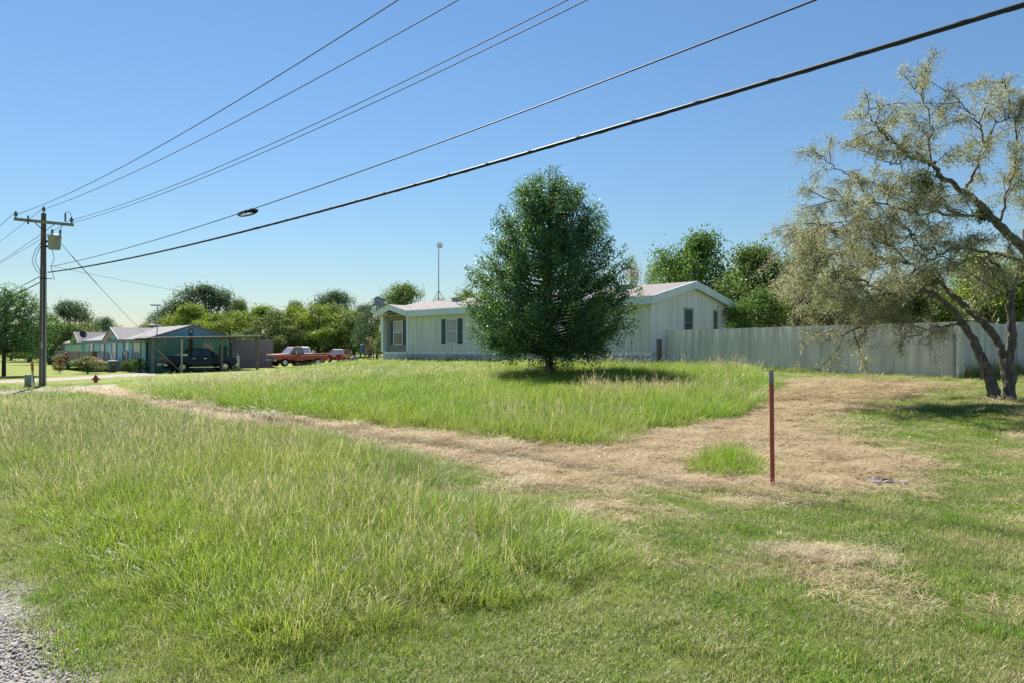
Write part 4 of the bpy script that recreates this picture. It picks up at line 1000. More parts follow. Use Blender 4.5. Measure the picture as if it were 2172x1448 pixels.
# valve box lid
vb = G(1872, 1022); V_ = empty('meter_box', (vb[0], vb[1], vb[2] + .022), .15, 'dark meter box lid set flush in the mown grass', 'meter box')
m = MB(); m.box(-.17, .17, -.12, .12, -.05, .012); m.build('lid', pmat('purple_gray_plastic', (.17, .15, .19), .6, var=.2, scale=20), V_, bevel=.006)
MB().box(-.06, .12, -.075, .03, .0125, .016).build('recess', M_black, V_)
MB().box(-.0, .10, -.03, -.005, .016, .03).build('latch', pmat('rusty_latch', (.2, .13, .08), .7), V_)
MB().box(.13, .2, -.2, -.14, -.02, .02).build('pull_tab', M_gray, V_)

# ------------------------------------------------------------------ trees
M_bark = pmat('gray_bark', (.17, .15, .13), .95, var=.5, scale=14, stretch=(1, 1, .3), bump=.8, bscale=30)
M_bark2 = pmat('dark_bark', (.06, .05, .045), .95, var=.3, scale=9, stretch=(1, 1, .3), bump=.6)
L_pear = leaf_mat('pear_leaf', (.035, .115, .068), (.15, .26, .04), trans=.4, rough=.42, gloss=.04)
L_gen = leaf_mat('broad_leaf', (.45, .45, .45), (1.25, 1.25, 1.25), trans=.35, rough=.4, objcol=True)
L_mesq = leaf_mat('mesquite_leaf', (.20, .205, .115), (.40, .43, .26), trans=.42, rough=.45)
L_mist = leaf_mat('mistletoe_leaf', (.02, .06, .006), (.07, .14, .012), trans=.3)

def bez(p, n):
    """smooth polyline through points p (Catmull-Rom), n samples per segment"""
    p = np.array(p, float); q = np.vstack([2 * p[0] - p[1], p, 2 * p[-1] - p[-2]]); out = []
    for i in range(1, len(q) - 2):
        for t in np.linspace(0, 1, n, endpoint=False):
            a, b, c, d = q[i - 1], q[i], q[i + 1], q[i + 2]
            out.append(.5 * ((2 * b) + (-a + c) * t + (2 * a - 5 * b + 4 * c - d) * t * t + (-a + 3 * b - 3 * c + d) * t ** 3))
    out.append(p[-1]); return np.array(out)

def pear_tree(name, label, loc, H, prof, nshoot, seed, base, leaf=.085, per=24, group=None):
    """upright egg-shaped tree; prof = [(height fraction, radius)]"""
    rng = np.random.default_rng(seed)
    root = empty(name, loc, 0, label, 'tree', group)
    hs, rs = np.array([p[0] for p in prof]) * H, np.array([p[1] for p in prof])
    rad = lambda h: np.interp(h, hs, rs)
    MB().tube([(0, 0, -.3), (0, 0, base), (.03, 0, H * .4), (.05, .03, H * .75), (0, .02, H * .95)], [.19 * H / 8.7, .16 * H / 8.7, .10 * H / 8.7, .05 * H / 8.7, .012], 10).build('trunk', M_bark2, root)
    br = MB(); cl = []
    for i in range(nshoot):
        f = (i + .5) / nshoot
        h0 = base + .15 + (H * .78 - base) * f ** 1.35
        az = i * 2.39996 + rng.uniform(-.3, .3)
        low = max(0, 1 - (h0 - base) / (H * .22))
        rise = rng.uniform(.10, .26) * H * (1 - .9 * low) - low * rng.uniform(.0, .08) * H
        h1 = min(h0 + rise, H * .995)
        r1 = rad(h1) * rng.uniform(.70, 1.08) * (1 if rng.random() > .12 else 1.1)
        lob = 1 + .10 * math.sin(az * 3 + 1.3) * (h1 / H)
        e = np.array([math.cos(az) * r1 * lob, math.sin(az) * r1 * lob, h1])
        s0 = np.array([0, 0, h0]); mid = s0 + (e - s0) * .5 + np.array([math.cos(az) * r1 * .08, math.sin(az) * r1 * .08, -.06 * H * (1 - low) * .6 + .03 * H * low])
        P = bez([s0, mid, e], 7)
        br.tube(P, np.linspace(.035, .006, len(P)), 4, cap=False)
        Ls = np.linalg.norm(e - s0); nc = max(4, int(Ls * .8 / .24))
        for t in np.linspace(.36, 1.0, nc):
            c = P[min(len(P) - 1, int(t * (len(P) - 1)))] + rng.normal(size=3) * (.10 + .16 * t) * np.array([1, 1, .9])
            cl.append((*c, .5 + .5 * t))
        for q in range(3):      # upright side twigs
            t = rng.uniform(.45, .95); c = P[int(t * (len(P) - 1))]; dr = unit(np.array([[math.cos(az + rng.uniform(-1, 1)), math.sin(az + rng.uniform(-1, 1)), rng.uniform(.2, 1.3)]]))[0]
            ln = rng.uniform(.3, .65)
            br.tube([c, c + dr * ln], [.012, .004], 3, cap=False)
            for u in (.4, .75, 1.05): cl.append((*(c + dr * ln * u), .8))
    br.build('branches', M_bark2, root, fix=False)
    cl = np.array(cl); n = len(cl)
    cen = np.repeat(cl[:, :3], per, axis=0) + rng.normal(size=(n * per, 3)) * np.array([.115, .115, .12])
    ok = (cen[:, 2] > base * .35) & (np.hypot(cen[:, 0], cen[:, 1]) < rad(cen[:, 2]) * (1.04 + .06 * np.sin(np.arctan2(cen[:, 1], cen[:, 0]) * 5 + cen[:, 2] * 2)) + .12); cen = cen[ok]
    tone = np.repeat(np.clip(rng.normal(.42, .30, n), 0, 1), per)[ok] + rng.normal(0, .15, len(cen))
    bias = unit(cen - np.array([0, 0, H * .42]))
    bias[:, 2] += .5
    quads_object('crown', leaf_quads(cen, leaf, .6, bias, .7, rng, droop=.5), np.clip(tone, 0, 1), L_pear, root)
    return root
pt = G(1165, 803); dp = pt[1]; sc = dp / F
prof_px = [(8.70, .05), (8.3, .55), (7.9, 1.12), (6.8, 1.84), (5.66, 2.36), (4.53, 2.85), (3.4, 3.2), (2.64, 3.25), (1.89, 2.98), (1.13, 2.5), (.6, 2.1)]
kk = dp / 30.0
Hp = 8.55 * kk
pear_tree('pear_tree', 'large dense egg-shaped dark green pear tree standing alone before the cream home', tuple(pt), Hp, [(h * kk / Hp, r * kk * 1.08) for h, r in prof_px][::-1], 230, 5, .75 * kk, leaf=.085, per=30)
# suckers round the trunk
rng = np.random.default_rng(3); sk = empty('sucker_shrub', (pt[0] + .35, pt[1] - .35, gz1(pt[0] + .35, pt[1] - .35)), 0, 'small leafy shrub sprouting at the foot of the pear tree', 'shrub')
cs, br = [], MB()
for k in range(16):
    a = rng.uniform(0, 6.28); e = np.array([math.cos(a) * rng.uniform(.5, 2.0), math.sin(a) * rng.uniform(.4, 1.3), rng.uniform(.35, 1.1)])
    P = bez([(0, 0, -.05), e * .5 + np.array([0, 0, .15]), e], 5); br.tube(P, np.linspace(.012, .004, len(P)), 4, cap=False)
    for t in np.linspace(.4, 1, 8): cs.append(P[int(t * (len(P) - 1))] + rng.normal(size=3) * .10)
br.build('stems', M_bark2, sk, fix=False)
cs = np.repeat(np.array(cs), 9, axis=0) + rng.normal(size=(len(cs) * 9, 3)) * .1
quads_object('foliage', leaf_quads(cs, .08, .6, None, 0, rng), np.clip(rng.normal(.5, .25, len(cs)), 0, 1), L_pear, sk)
lt = G(8, 797)
pear_tree('pear_tree', 'broad dark green tree on the lawn behind the utility pole', (lt[0], lt[1], lt[2]), 6.95, [(.2, 2.2), (.3, 3.2), (.45, 3.3), (.6, 3.1), (.75, 2.6), (.88, 1.9), (.96, 1.0), (1, .3)], 130, 9, 1.6, leaf=.13, per=12)

# background broadleaf prototypes, unit height
def broadleaf_mesh(seed, lobes, nleaf, leaf, low=.12, thin=1.0, upright=0.0):
    rng = np.random.default_rng(seed); cen = []; tone = []; bias = []
    lb = []
    for k in range(lobes):
        a = k * 2.4 + rng.uniform(-.5, .5); f = rng.uniform(0, 1)
        z = low + .1 + (.85 - low) * f; rr = .40 * max(.08, 1 - ((z - .42) / .56) ** 2) ** .8 * rng.uniform(.4, 1)
        lb.append((math.cos(a) * rr * 1.1, math.sin(a) * rr * 1.1, z, rng.uniform(.07, .2)))
    lb.append((0, 0, .82, .15)); lb.append((0, 0, .5, .22))
    nc = nleaf // 22
    for i in range(nc):
        x, y, z, r = lb[rng.integers(len(lb))]; d = unit(rng.normal(size=(1, 3)))[0]; d[2] = d[2] if d[2] > -.4 else -d[2]
        c = np.array([x, y, z]) + d * r * rng.uniform(.55, 1.08) * np.array([1, 1, 1 + upright * rng.random()])
        if c[2] > 1.0: continue
        if c[2] < .02: continue
        s = rng.uniform(.022, .045) * thin
        q = c + rng.normal(size=(22, 3)) * s
        cen.append(q); tone.append(np.clip(rng.normal(.5, .22) + rng.normal(0, .12, 22), 0, 1)); bias.append(np.tile(d, (22, 1)))
    cen = np.vstack(cen); tone = np.concatenate(tone); bias = np.vstack(bias)
    ok = cen[:, 2] > .0; cen, tone, bias = cen[ok], tone[ok], bias[ok]
    return leaf_quads(cen, leaf, .62, bias, .8, rng), tone, lb
PROTO = {}
for key, args in {'oak': (1, 22, 17000, .023, .06, 1.1, .3), 'oak_b': (2, 18, 17000, .023, .04, 1.2, .4), 'bush': (3, 18, 16000, .025, .0, 1.2, .2), 'bush_b': (4, 22, 16000, .025, .0, 1.2, .6), 'thin': (5, 12, 5000, .020, .25, 1.5), 'loose': (6, 12, 9000, .026, .05, 1.3, .5)}.items():
    V, tn, lb = broadleaf_mesh(*args)
    cr = quads_object('crown', V, tn, L_gen); tr_ = MB(); tr_.tube([(0, 0, -.05), (.005, 0, .2), (0, .01, .5), (0, 0, .8)], [.03, .022, .014, .004], 7)
    for (x, y, z, r) in lb: tr_.tube(bez([(0, 0, max(.08, z * .45)), (x * .5, y * .5, z * .75), (x, y, z + r * .5)], 4), [.012, .011, .010, .009, .008, .007, .006, .005, .003][:9], 4, cap=False)
    tk_ = tr_.build('trunk', M_bark, None, fix=False)
    PROTO[key] = (cr.data, tk_.data); bpy.data.objects.remove(cr); bpy.data.objects.remove(tk_)
DARK, MID, YEL, OLV, BRN, LUSH = (.11, .17, .09), (.14, .22, .065), (.22, .32, .06), (.19, .265, .085), (.36, .33, .19), (.12, .22, .055)
def bg_tree(proto, cx, top, wpx, Y, tint, label, cat='tree', group=None, name=None, base_z=None, rz=None):
    p = at(cx, top, Y); zb = gz1(p[0], p[1]) - .05 if base_z is None else base_z
    H = p[2] - zb; Wd = wpx * Y / F * (1.25 if group and 'hedgerow' in group else 1.1)
    root = empty(name or ('broadleaf_tree' if cat == 'tree' else 'leafy_shrub'), (p[0], p[1], zb), random.uniform(0, 6.28) if rz is None else rz, label, cat, group)
    for nm, me in zip(('crown', 'trunk'), PROTO[proto]):
        o = bpy.data.objects.new(nm, me); COL.objects.link(o); o.parent = root
        sx = Wd / .86; o.scale = (sx, sx * random.uniform(.85, 1.0), H); o.color = (*tint, 1)
    return root
g1 = 'tall dark trees behind the teal house'; g2 = 'bushy trees of the overgrown hedgerow'
HR = 'yellow-green bushy tree in the hedgerow behind the parked vehicles'; HO_ = 'olive bushy tree in the hedgerow behind the parked vehicles'
OK_ = 'tall dark oak rising above the hedgerow'
for a in [('oak', 150, 645, 105, 112, DARK, 'tall dark rounded tree beyond the second teal house', 'tree', g1), ('bush', 108, 672, 110, 100, MID, 'gray-green tree behind the parked green pickup', 'tree', g1),
          ('bush_b', 178, 690, 80, 104, OLV, 'lighter olive tree behind the second teal house dormer', 'tree', g1), ('oak_b', 226, 676, 66, 120, DARK, 'small dark tree rising behind the teal house dormer', 'tree', g1),
          ('oak', 62, 690, 120, 120, MID, 'tree crown far behind the broad dark lawn tree', 'tree', g1),
          ('oak', 442, 613, 150, 110, DARK, 'tallest dark oak rising behind the teal house gable', 'tree', 'tall dark oaks'), ('oak_b', 372, 640, 90, 108, DARK, 'dark oak above the teal house antenna, beside the tallest oak', 'tree', 'tall dark oaks'), ('oak_b', 500, 640, 70, 112, MID, 'dark oak on the shed side of the tallest oak', 'tree', 'tall dark oaks'), ('oak', 706, 624, 100, 112, DARK, 'dark oak towering behind the red sedan', 'tree', 'tall dark oaks'), ('oak_b', 765, 650, 70, 114, DARK, 'dark oak between the play fort and the oak behind the sedan', 'tree', 'tall dark oaks'), ('oak_b', 633, 643, 60, 106, MID, 'slim dark oak rising behind the white pickup cab', 'tree', 'tall dark oaks'),
          ('bush_b', 402, 652, 100, 98, YEL, 'yellow-green bushy tree rising behind the teal gable peak', 'tree', g2), ('bush', 455, 668, 90, 93, YEL, 'yellow-green bushy tree behind the carport roof', 'tree', g2), ('loose', 500, 665, 80, 97, OLV, 'olive bushy tree behind the shed end of the carport', 'tree', g2), ('bush_b', 548, 654, 95, 95, YEL, 'yellow-green bushy tree behind the gray shed roof', 'tree', g2), ('bush', 590, 662, 90, 92, OLV, 'olive bushy tree behind the red pickup hood', 'tree', g2),
          ('bush_b', 632, 655, 90, 94, YEL, 'yellow-green bushy tree behind the white pickup cab', 'tree', g2), ('bush', 675, 652, 90, 91, YEL, 'yellow-green bushy tree behind the red pickup tailgate', 'tree', g2), ('loose', 712, 650, 100, 95, OLV, 'olive bushy tree behind the red sedan', 'tree', g2), ('bush_b', 752, 665, 90, 91, OLV, 'olive bushy tree behind the gray tarp heap', 'tree', g2), ('bush', 345, 676, 80, 100, OLV, 'olive bushy tree beside the teal house antenna pole', 'tree', g2), ('bush', 310, 690, 70, 105, OLV, 'olive bushy tree above the teal house roof vent', 'tree', g2),
          ('bush', 700, 690, 80, 88.5, YEL, 'low yellow-green bushy tree just behind the red sedan roof', 'tree', g2), ('bush_b', 620, 695, 70, 89, OLV, 'low olive bushy tree just behind the red pickup cab', 'tree', g2), ('bush', 530, 700, 80, 90, MID, 'low green bushy tree just behind the gray shed wall', 'tree', g2),
          ('loose', 800, 642, 75, 80, DARK, 'dark vine-hung tree behind the wooden play fort', 'tree', g2), ('oak', 852, 610, 100, 76, MID, 'rounded tree rising behind the satellite dishes of the cream home', 'tree', None), ('loose', 930, 640, 60, 80, OLV, 'low tree top showing behind the antenna mast foot', 'tree', None), ('loose', 985, 622, 90, 74, OLV, 'olive tree showing above the cream roof beside the pear tree', 'tree', None),
          ('thin', 1340, 560, 62, 72, BRN, 'thin brownish tree just behind the pear tree crown', 'tree', None), ('thin', 1388, 566, 70, 70, OLV, 'thin olive tree above the cream home roof vent', 'tree', None), ('loose', 1425, 560, 60, 62, OLV, 'loose olive tree beside the lush tree over the gable', 'tree', None),
          ('bush_b', 1474, 506, 190, 56, LUSH, 'lush green tree rising behind the cream home gable peak', 'tree', None), ('bush_b', 1610, 532, 200, 50, MID, 'wide vine-covered tree behind the cream home gable corner', 'tree', None), ('bush', 1530, 600, 110, 54, DARK, 'dark shaded tree between the lush tree and the vine-covered tree', 'tree', None),
          ('bush', 1608, 622, 150, 43.5, LUSH, 'dense rounded vine mound just behind the metal fence', 'shrub', None),
          ('bush', 1668, 600, 130, 49, DARK, 'dark leafy thicket behind the fence beside the vine mound', 'shrub', None), ('bush_b', 1560, 585, 130, 57, MID, 'mid-green tree filling the gap behind the gable eave', 'tree', None), ('bush', 1745, 640, 150, 46, MID, 'mid-green thicket behind the fence under the feathery tree', 'shrub', None), ('bush', 1870, 640, 150, 45, DARK, 'dark thicket behind the fence under the drooping branches', 'shrub', None),
          ('loose', 1700, 560, 150, 44, BRN, 'brownish feathery tree behind the metal fence near the vine mound', 'tree', None), ('thin', 1790, 570, 190, 40, OLV, 'olive feathery tree behind the middle of the metal fence', 'tree', None), ('bush', 1800, 640, 180, 46, DARK, 'dark shaded thicket behind the middle of the metal fence', 'shrub', None), ('bush', 1930, 600, 190, 42, MID, 'green thicket behind the fence corner', 'shrub', None),
          ('bush_b', 2090, 545, 200, 40, YEL, 'yellow-green tree behind the receding fence section', 'tree', None), ('bush', 2200, 560, 180, 38, MID, 'green tree beyond the short fence return', 'tree', None), ('bush', 2010, 620, 130, 44, OLV, 'olive thicket behind the leaning tree trunks', 'shrub', None)]:
    bg_tree(*a)
# low undergrowth closing the view under the hedgerow
for i, cx in enumerate(range(330, 830, 38)):
    bg_tree('bush', cx, 722 + (i * 7) % 11, 62, 97 + (i % 3) * 2, MID if i % 2 else OLV, 'low dark undergrowth bush along the foot of the hedgerow', 'shrub', 'undergrowth bushes of the hedgerow')
for i, cx in enumerate(range(-60, 330, 42)):
    bg_tree('bush', cx, 726 + (i * 5) % 8, 66, 128 + (i % 3) * 3, MID if i % 2 else DARK, 'low far bush closing the view behind the left lawn'.replace('left ', ''), 'shrub', 'far bushes behind the lawn')
# garden shrubs
fs1 = bg_tree('bush', 186, 757, 58, 61.0, (.16, .23, .07), 'pink and cream flowering shrub beside the trash bin', 'shrub', name='flowering_shrub', rz=0)
fs2 = bg_tree('bush', 145, 747, 52, 74.0, (.20, .22, .13), 'grayish flowering shrub in front of the deck railing end', 'shrub', name='flowering_shrub', rz=0)
bg_tree('bush', 276, 762, 30, 63.6, LUSH, 'clipped green hedge bush beside the deck steps', 'shrub', name='hedge_bush')
bg_tree('bush', 296, 761, 32, 62.6, LUSH, 'clipped green hedge bush at the teal house corner', 'shrub', name='hedge_bush')
bg_tree('loose', 127, 760, 26, 62.0, (.20, .15, .05), 'small reddish sapling on the lawn before the gray flowering shrub', 'sapling', name='sapling')
leaf_mat('blossom', (.55, .22, .2), (.66, .50, .40), trans=.3)
for root_, cx, cy, Y, n in ((fs1, 188, 768, 60.4, 70), (fs1, 207, 763, 61.2, 60), (fs2, 150, 755, 73.4, 45)):
    p = at(cx, cy, Y); rg = np.random.default_rng(40 + cx); c = np.array(p) + rg.normal(size=(n, 3)) * np.array([.42, .35, .28])
    c[:, 2] = np.maximum(c[:, 2], gz1(p[0], p[1]) + .25)
    quads_object('blossom', leaf_quads(c - np.array(root_.location), .12, .8, None, 0, rg), rg.uniform(0, 1, n), MATS['blossom'], root_)

# ------------------------------------------------------------------ mesquite trees, limbs traced from the photograph
def mesquite(name, label, base, trunks, limbs, seed, mist=()):
    rng = np.random.default_rng(seed)
    root = empty(name, base, 0, label, 'tree'); b0 = np.array(base)
    def W3(px, py, Y): return at(px, py, Y) - b0
    tips = []
    for (pts, r0, r1) in trunks:
        P = bez([W3(*p) for p in pts], 6); P[2:-1] += rng.normal(size=(len(P) - 3, 3)) * .018; rr = np.linspace(r0, r1, len(P)) * .88 * (1 + rng.normal(0, .06, len(P)))
        MB().tube(P, rr, 10).build('trunk', M_bark, root)
        tips.append((P, 0.75))
    lim = MB(); lines = []
    for (pts, r0, r1, dens) in limbs:
        P = bez([W3(*p) for p in pts], 6)
        P[1:-1] += rng.normal(size=(len(P) - 2, 3)) * .032
        lim.tube(P, np.linspace(r0, r1, len(P)) * .78, 7, cap=False); lines.append((P, dens))
    lim.build('limbs', M_bark, root, fix=False)
    tw_ = MB(); C, Dv = [], []
    def grow(P, dens, lo=.12):
        seg = np.linalg.norm(np.diff(P, axis=0), axis=1); L = seg.sum(); n = int(L / .26 * dens)
        cum = np.concatenate([[0], np.cumsum(seg)])
        for i in range(n):
            t = L * (lo + (1 - lo) * (i + rng.random()) / max(n, 1)); k = min(len(seg) - 1, np.searchsorted(cum, t) - 1); k = max(k, 0)
            p = P[k] + (P[k + 1] - P[k]) * ((t - cum[k]) / seg[k]); d = (P[k + 1] - P[k]) / seg[k]
            dr = unit((d * .8 + rng.normal(size=3) * .75 + np.array([0, 0, .25]))[None])[0]
            ln = rng.uniform(.5, 1.25); mid = p + dr * ln * .5 + rng.normal(size=3) * .06; e = p + dr * ln + np.array([0, 0, -.18 * ln + .05]) + rng.normal(size=3) * .08
            B = bez([p, mid, e], 4); tw_.tube(B, np.linspace(.014, .005, len(B)), 4, cap=False)
            for j in range(7):
                u = rng.uniform(.25, 1.0); q = B[int(u * (len(B) - 1))]; dd = unit((dr * .7 + rng.normal(size=3) * .7 + np.array([0, 0, -.15]))[None])[0]; l2 = rng.uniform(.22, .5)
                q2 = q + dd * l2 + np.array([0, 0, -.05]); tw_.tube([q, (q + q2) / 2 + rng.normal(size=3) * .02, q2], [.005, .004, .0025], 3, cap=False)
                m_ = 56
                s = rng.random(m_)[:, None]; C.append(q + (q2 - q) * s + rng.normal(size=(m_, 3)) * np.array([.065, .065, .06]) + np.array([0, 0, -.05])); Dv.append(np.tile(rng.uniform(-.25, .25), m_))
    for P, dn in lines:
        if dn > 0: grow(P, dn)
    tw_.build('twigs', M_bark2, root, fix=False)
    C = np.vstack(C); tone = np.clip(.5 + np.concatenate(Dv) + rng.normal(0, .2, len(C)), 0, 1)
    quads_object('crown', leaf_quads(C, .085, .19, None, 0, rng, droop=.9), tone, L_mesq, root)
    for (px, py, Y, r) in mist:
        c = W3(px, py, Y) + rng.normal(size=(1500, 3)) * r * .42
        quads_object('mistletoe', leaf_quads(c, .055, .5, None, 0, rng), rng.random(1500), L_mist, root)
    return root
D0_ = G(2110, 845)[1]
b1 = G(2126, 845)
mesquite('mesquite_tree', 'leaning feathery tree with twin dark trunks rooted before the fence corner', tuple(b1),
    [([(2112, 852, D0_), (2100, 805, D0_ + .1), (2086, 770, D0_ + .2), (2070, 733, D0_ + .3), (2044, 688, D0_ + .3), (2003, 640, D0_ + .2)], .17, .085),
     ([(2143, 850, D0_), (2141, 800, D0_), (2141, 757, D0_), (2147, 701, D0_ - .1), (2141, 644, D0_ - .1)], .16, .10),
     ([(2140, 815, D0_), (2128, 770, D0_ + .3), (2119, 732, D0_ + .5), (2095, 695, D0_ + .8), (2066, 668, D0_ + 1), (2031, 637, D0_ + 1.2), (2008, 614, D0_ + 1.3)], .13, .075)],
    [([(2003, 640, D0_ + .2), (1963, 618, D0_ + .1), (1921, 630, D0_ - .1), (1880, 622, D0_ - .3), (1830, 600, D0_ - .6), (1770, 590, D0_ - .8), (1715, 596, D0_ - 1)], .07, .012, 1.15),
     ([(1985, 628, D0_ + .1), (1911, 657, D0_ - .2), (1863, 676, D0_ - .4), (1824, 694, D0_ - .6), (1769, 715, D0_ - .8), (1742, 730, D0_ - .9)], .045, .010, .8),
     ([(1921, 630, D0_), (1870, 640, D0_ + .3), (1800, 640, D0_ + .5), (1740, 632, D0_ + .6), (1690, 648, D0_ + .6)], .04, .010, 1.05),
     ([(2008, 614, D0_ + 1.3), (1975, 585, D0_ + 1.4), (1930, 560, D0_ + 1.5), (1870, 548, D0_ + 1.5), (1790, 540, D0_ + 1.4), (1720, 545, D0_ + 1.2), (1675, 560, D0_ + 1.1)], .065, .012, 1.7),
     ([(1930, 560, D0_ + 1.5), (1880, 520, D0_ + 1.8), (1820, 500, D0_ + 2.0), (1750, 490, D0_ + 2.0), (1700, 500, D0_ + 2.0), (1665, 520, D0_ + 2)], .04, .010, 1.6),
     ([(1870, 548, D0_ + 1.5), (1820, 570, D0_ + .6), (1760, 565, D0_ + .2), (1700, 575, D0_)], .03, .010, 1.2),
     ([(2141, 644, D0_ - .1), (2133, 606, D0_ - .2), (2118, 570, D0_ - .3), (2085, 545, D0_ - .5), (2040, 560, D0_ - .8), (2000, 580, D0_ - 1)], .06, .012, .6),
     ([(2141, 644, D0_ - .1), (2150, 611, D0_), (2166, 560, D0_ + .2), (2192, 500, D0_ + .4)], .09, .03, .5),
     ([(2044, 688, D0_ + .3), (2010, 690, D0_), (1970, 700, D0_ - .3), (1940, 730, D0_ - .5)], .025, .008, .45),
     ([(1975, 585, D0_ + 1.4), (1950, 610, D0_ + 2), (1900, 600, D0_ + 2.4), (1850, 620, D0_ + 2.6), (1790, 610, D0_ + 2.6)], .03, .010, 1.0)], 21,
    mist=[(1945, 652, D0_ - .1, .30), (1978, 590, D0_ + 1.2, .34), (2085, 560, D0_ + .4, .22)])
E = D0_ + .6
bx = at(2265, 850, E); b2 = (bx[0], bx[1], gz1(bx[0], bx[1]))
mesquite('mesquite_tree', 'taller feathery tree arching its dark limbs over the leaning twin trunks', b2,
    [([(2268, 858, E), (2262, 760, E), (2248, 660, E), (2215, 585, E), (2172, 528, E - .1), (2118, 478, E - .2), (2076, 433, E - .3), (2049, 407, E - .4)], .20, .085)],
    [([(2049, 407, E - .4), (2000, 380, E - .5), (1983, 357, E - .6), (1960, 345, E - .7), (1924, 328, E - .8), (1900, 306, E - .9), (1870, 280, E - 1), (1845, 250, E - 1.1), (1835, 200, E - 1.2)], .085, .012, 1.0),
     ([(2049, 405, E - .4), (2073, 348, E - .3), (2087, 307, E - .2), (2118, 262, E), (2172, 245, E + .2)], .05, .012, 1.0),
     ([(2087, 307, E - .2), (2075, 260, E - .4), (2040, 220, E - .6), (2010, 190, E - .7)], .03, .010, .9),
     ([(1983, 357, E - .6), (1972, 310, E - .4), (1975, 260, E - .3), (1955, 210, E - .2), (1930, 180, E)], .03, .010, 1.0),
     ([(2110, 472, E - .2), (2049, 455, E - .5), (1959, 455, E - .9), (1911, 442, E - 1.1), (1866, 431, E - 1.3), (1800, 428, E - 1.5), (1745, 420, E - 1.6)], .05, .010, 1.0),
     ([(2060, 458, E), (2014, 449, E), (1959, 417, E + .3), (1904, 404, E + .5), (1852, 390, E + .7), (1807, 373, E + .8), (1765, 350, E + .9), (1740, 330, E + .9)], .045, .010, 1.0),
     ([(2200, 560, E - .1), (2140, 545, E - .5), (2083, 535, E - .8), (2021, 528, E - 1), (1985, 545, E - 1.2), (1955, 565, E - 1.3), (1920, 600, E - 1.4)], .06, .012, .7),
     ([(1985, 530, E - 1.2), (1950, 525, E - 1.2), (1925, 492, E - 1.1), (1890, 467, E - 1), (1840, 462, E - 1), (1780, 470, E - 1), (1735, 480, E - 1)], .035, .010, 1.0),
     ([(2118, 478, E - .2), (2140, 400, E), (2155, 320, E + .2), (2150, 240, E + .3), (2125, 165, E + .4)], .045, .010, 1.0),
     ([(2172, 528, E), (2190, 420, E + .4), (2200, 320, E + .6), (2180, 220, E + .8)], .06, .012, .9),
     ([(1924, 328, E - .8), (1900, 350, E - .4), (1850, 330, E), (1800, 310, E + .3)], .028, .010, 1.0),
     ([(2000, 380, E - .5), (1990, 420, E - 1), (1950, 480, E - 1.4), (1900, 520, E - 1.6), (1840, 520, E - 1.8)], .028, .010, .7),
     ([(2215, 585, E), (2300, 500, E + .5), (2360, 420, E + .8)], .10, .02, .9), ([(2248, 660, E), (2330, 600, E - .6), (2420, 560, E - 1)], .08, .02, .9), ([(2190, 420, E + .4), (2260, 330, E + .6), (2300, 260, E + .6)], .05, .01, .9)], 33,
    mist=[(1958, 390, E - .3, .36), (2085, 455, E - .1, .22)])

# ------------------------------------------------------------------ grass, straw and gravel (uncountable: geometry-node scatter)
def grass_material(name, cols, dry, trans=.5):
    m = bpy.data.materials.new(name); m.use_nodes = True
    t = m.node_tree; t.nodes.clear(); out = t.nodes.new('ShaderNodeOutputMaterial')
    an = t.nodes.new('ShaderNodeAttribute'); an.attribute_type = 'INSTANCER'; an.attribute_name = 'dry'
    ag = t.nodes.new('ShaderNodeAttribute'); ag.attribute_type = 'INSTANCER'; ag.attribute_name = 'hue'
    ab = t.nodes.new('ShaderNodeAttribute'); ab.attribute_name = 'bdry'
    r = t.nodes.new('ShaderNodeValToRGB'); e = r.color_ramp.elements
    while len(e) < len(cols): e.new(.5)
    for i, c in enumerate(cols): e[i].position = i / (len(cols) - 1); e[i].color = (*c, 1)
    t.links.new(ag.outputs['Fac'], r.inputs['Fac'])
    ad = t.nodes.new('ShaderNodeMath'); ad.operation = 'ADD'; ad.use_clamp = True
    t.links.new(an.outputs['Fac'], ad.inputs[0]); t.links.new(ab.outputs['Fac'], ad.inputs[1])
    mx = t.nodes.new('ShaderNodeMix'); mx.data_type = 'RGBA'; t.links.new(ad.outputs[0], mx.inputs['Factor']); t.links.new(r.outputs['Color'], mx.inputs[6]); mx.inputs[7].default_value = (*dry, 1)
    d = t.nodes.new('ShaderNodeBsdfDiffuse'); tr = t.nodes.new('ShaderNodeBsdfTranslucent'); gl = t.nodes.new('ShaderNodeBsdfGlossy'); gl.inputs['Roughness'].default_value = .4
    t.links.new(mx.outputs[2], d.inputs['Color']); t.links.new(mx.outputs[2], tr.inputs['Color'])
    m1 = t.nodes.new('ShaderNodeMixShader'); m1.inputs['Fac'].default_value = trans; t.links.new(d.outputs[0], m1.inputs[1]); t.links.new(tr.outputs[0], m1.inputs[2])
    m2 = t.nodes.new('ShaderNodeMixShader'); m2.inputs['Fac'].default_value = .025; t.links.new(m1.outputs[0], m2.inputs[1]); t.links.new(gl.outputs[0], m2.inputs[2])
    t.links.new(m2.outputs[0], out.inputs['Surface'])
    return m
GM = grass_material('grass_blade', [(.11, .225, .025), (.20, .33, .028), (.32, .41, .045)], (.50, .42, .24))
SM = grass_material('straw_blade', [(.34, .25, .14), (.50, .40, .25), (.64, .54, .37)], (.56, .47, .32), trans=.25)

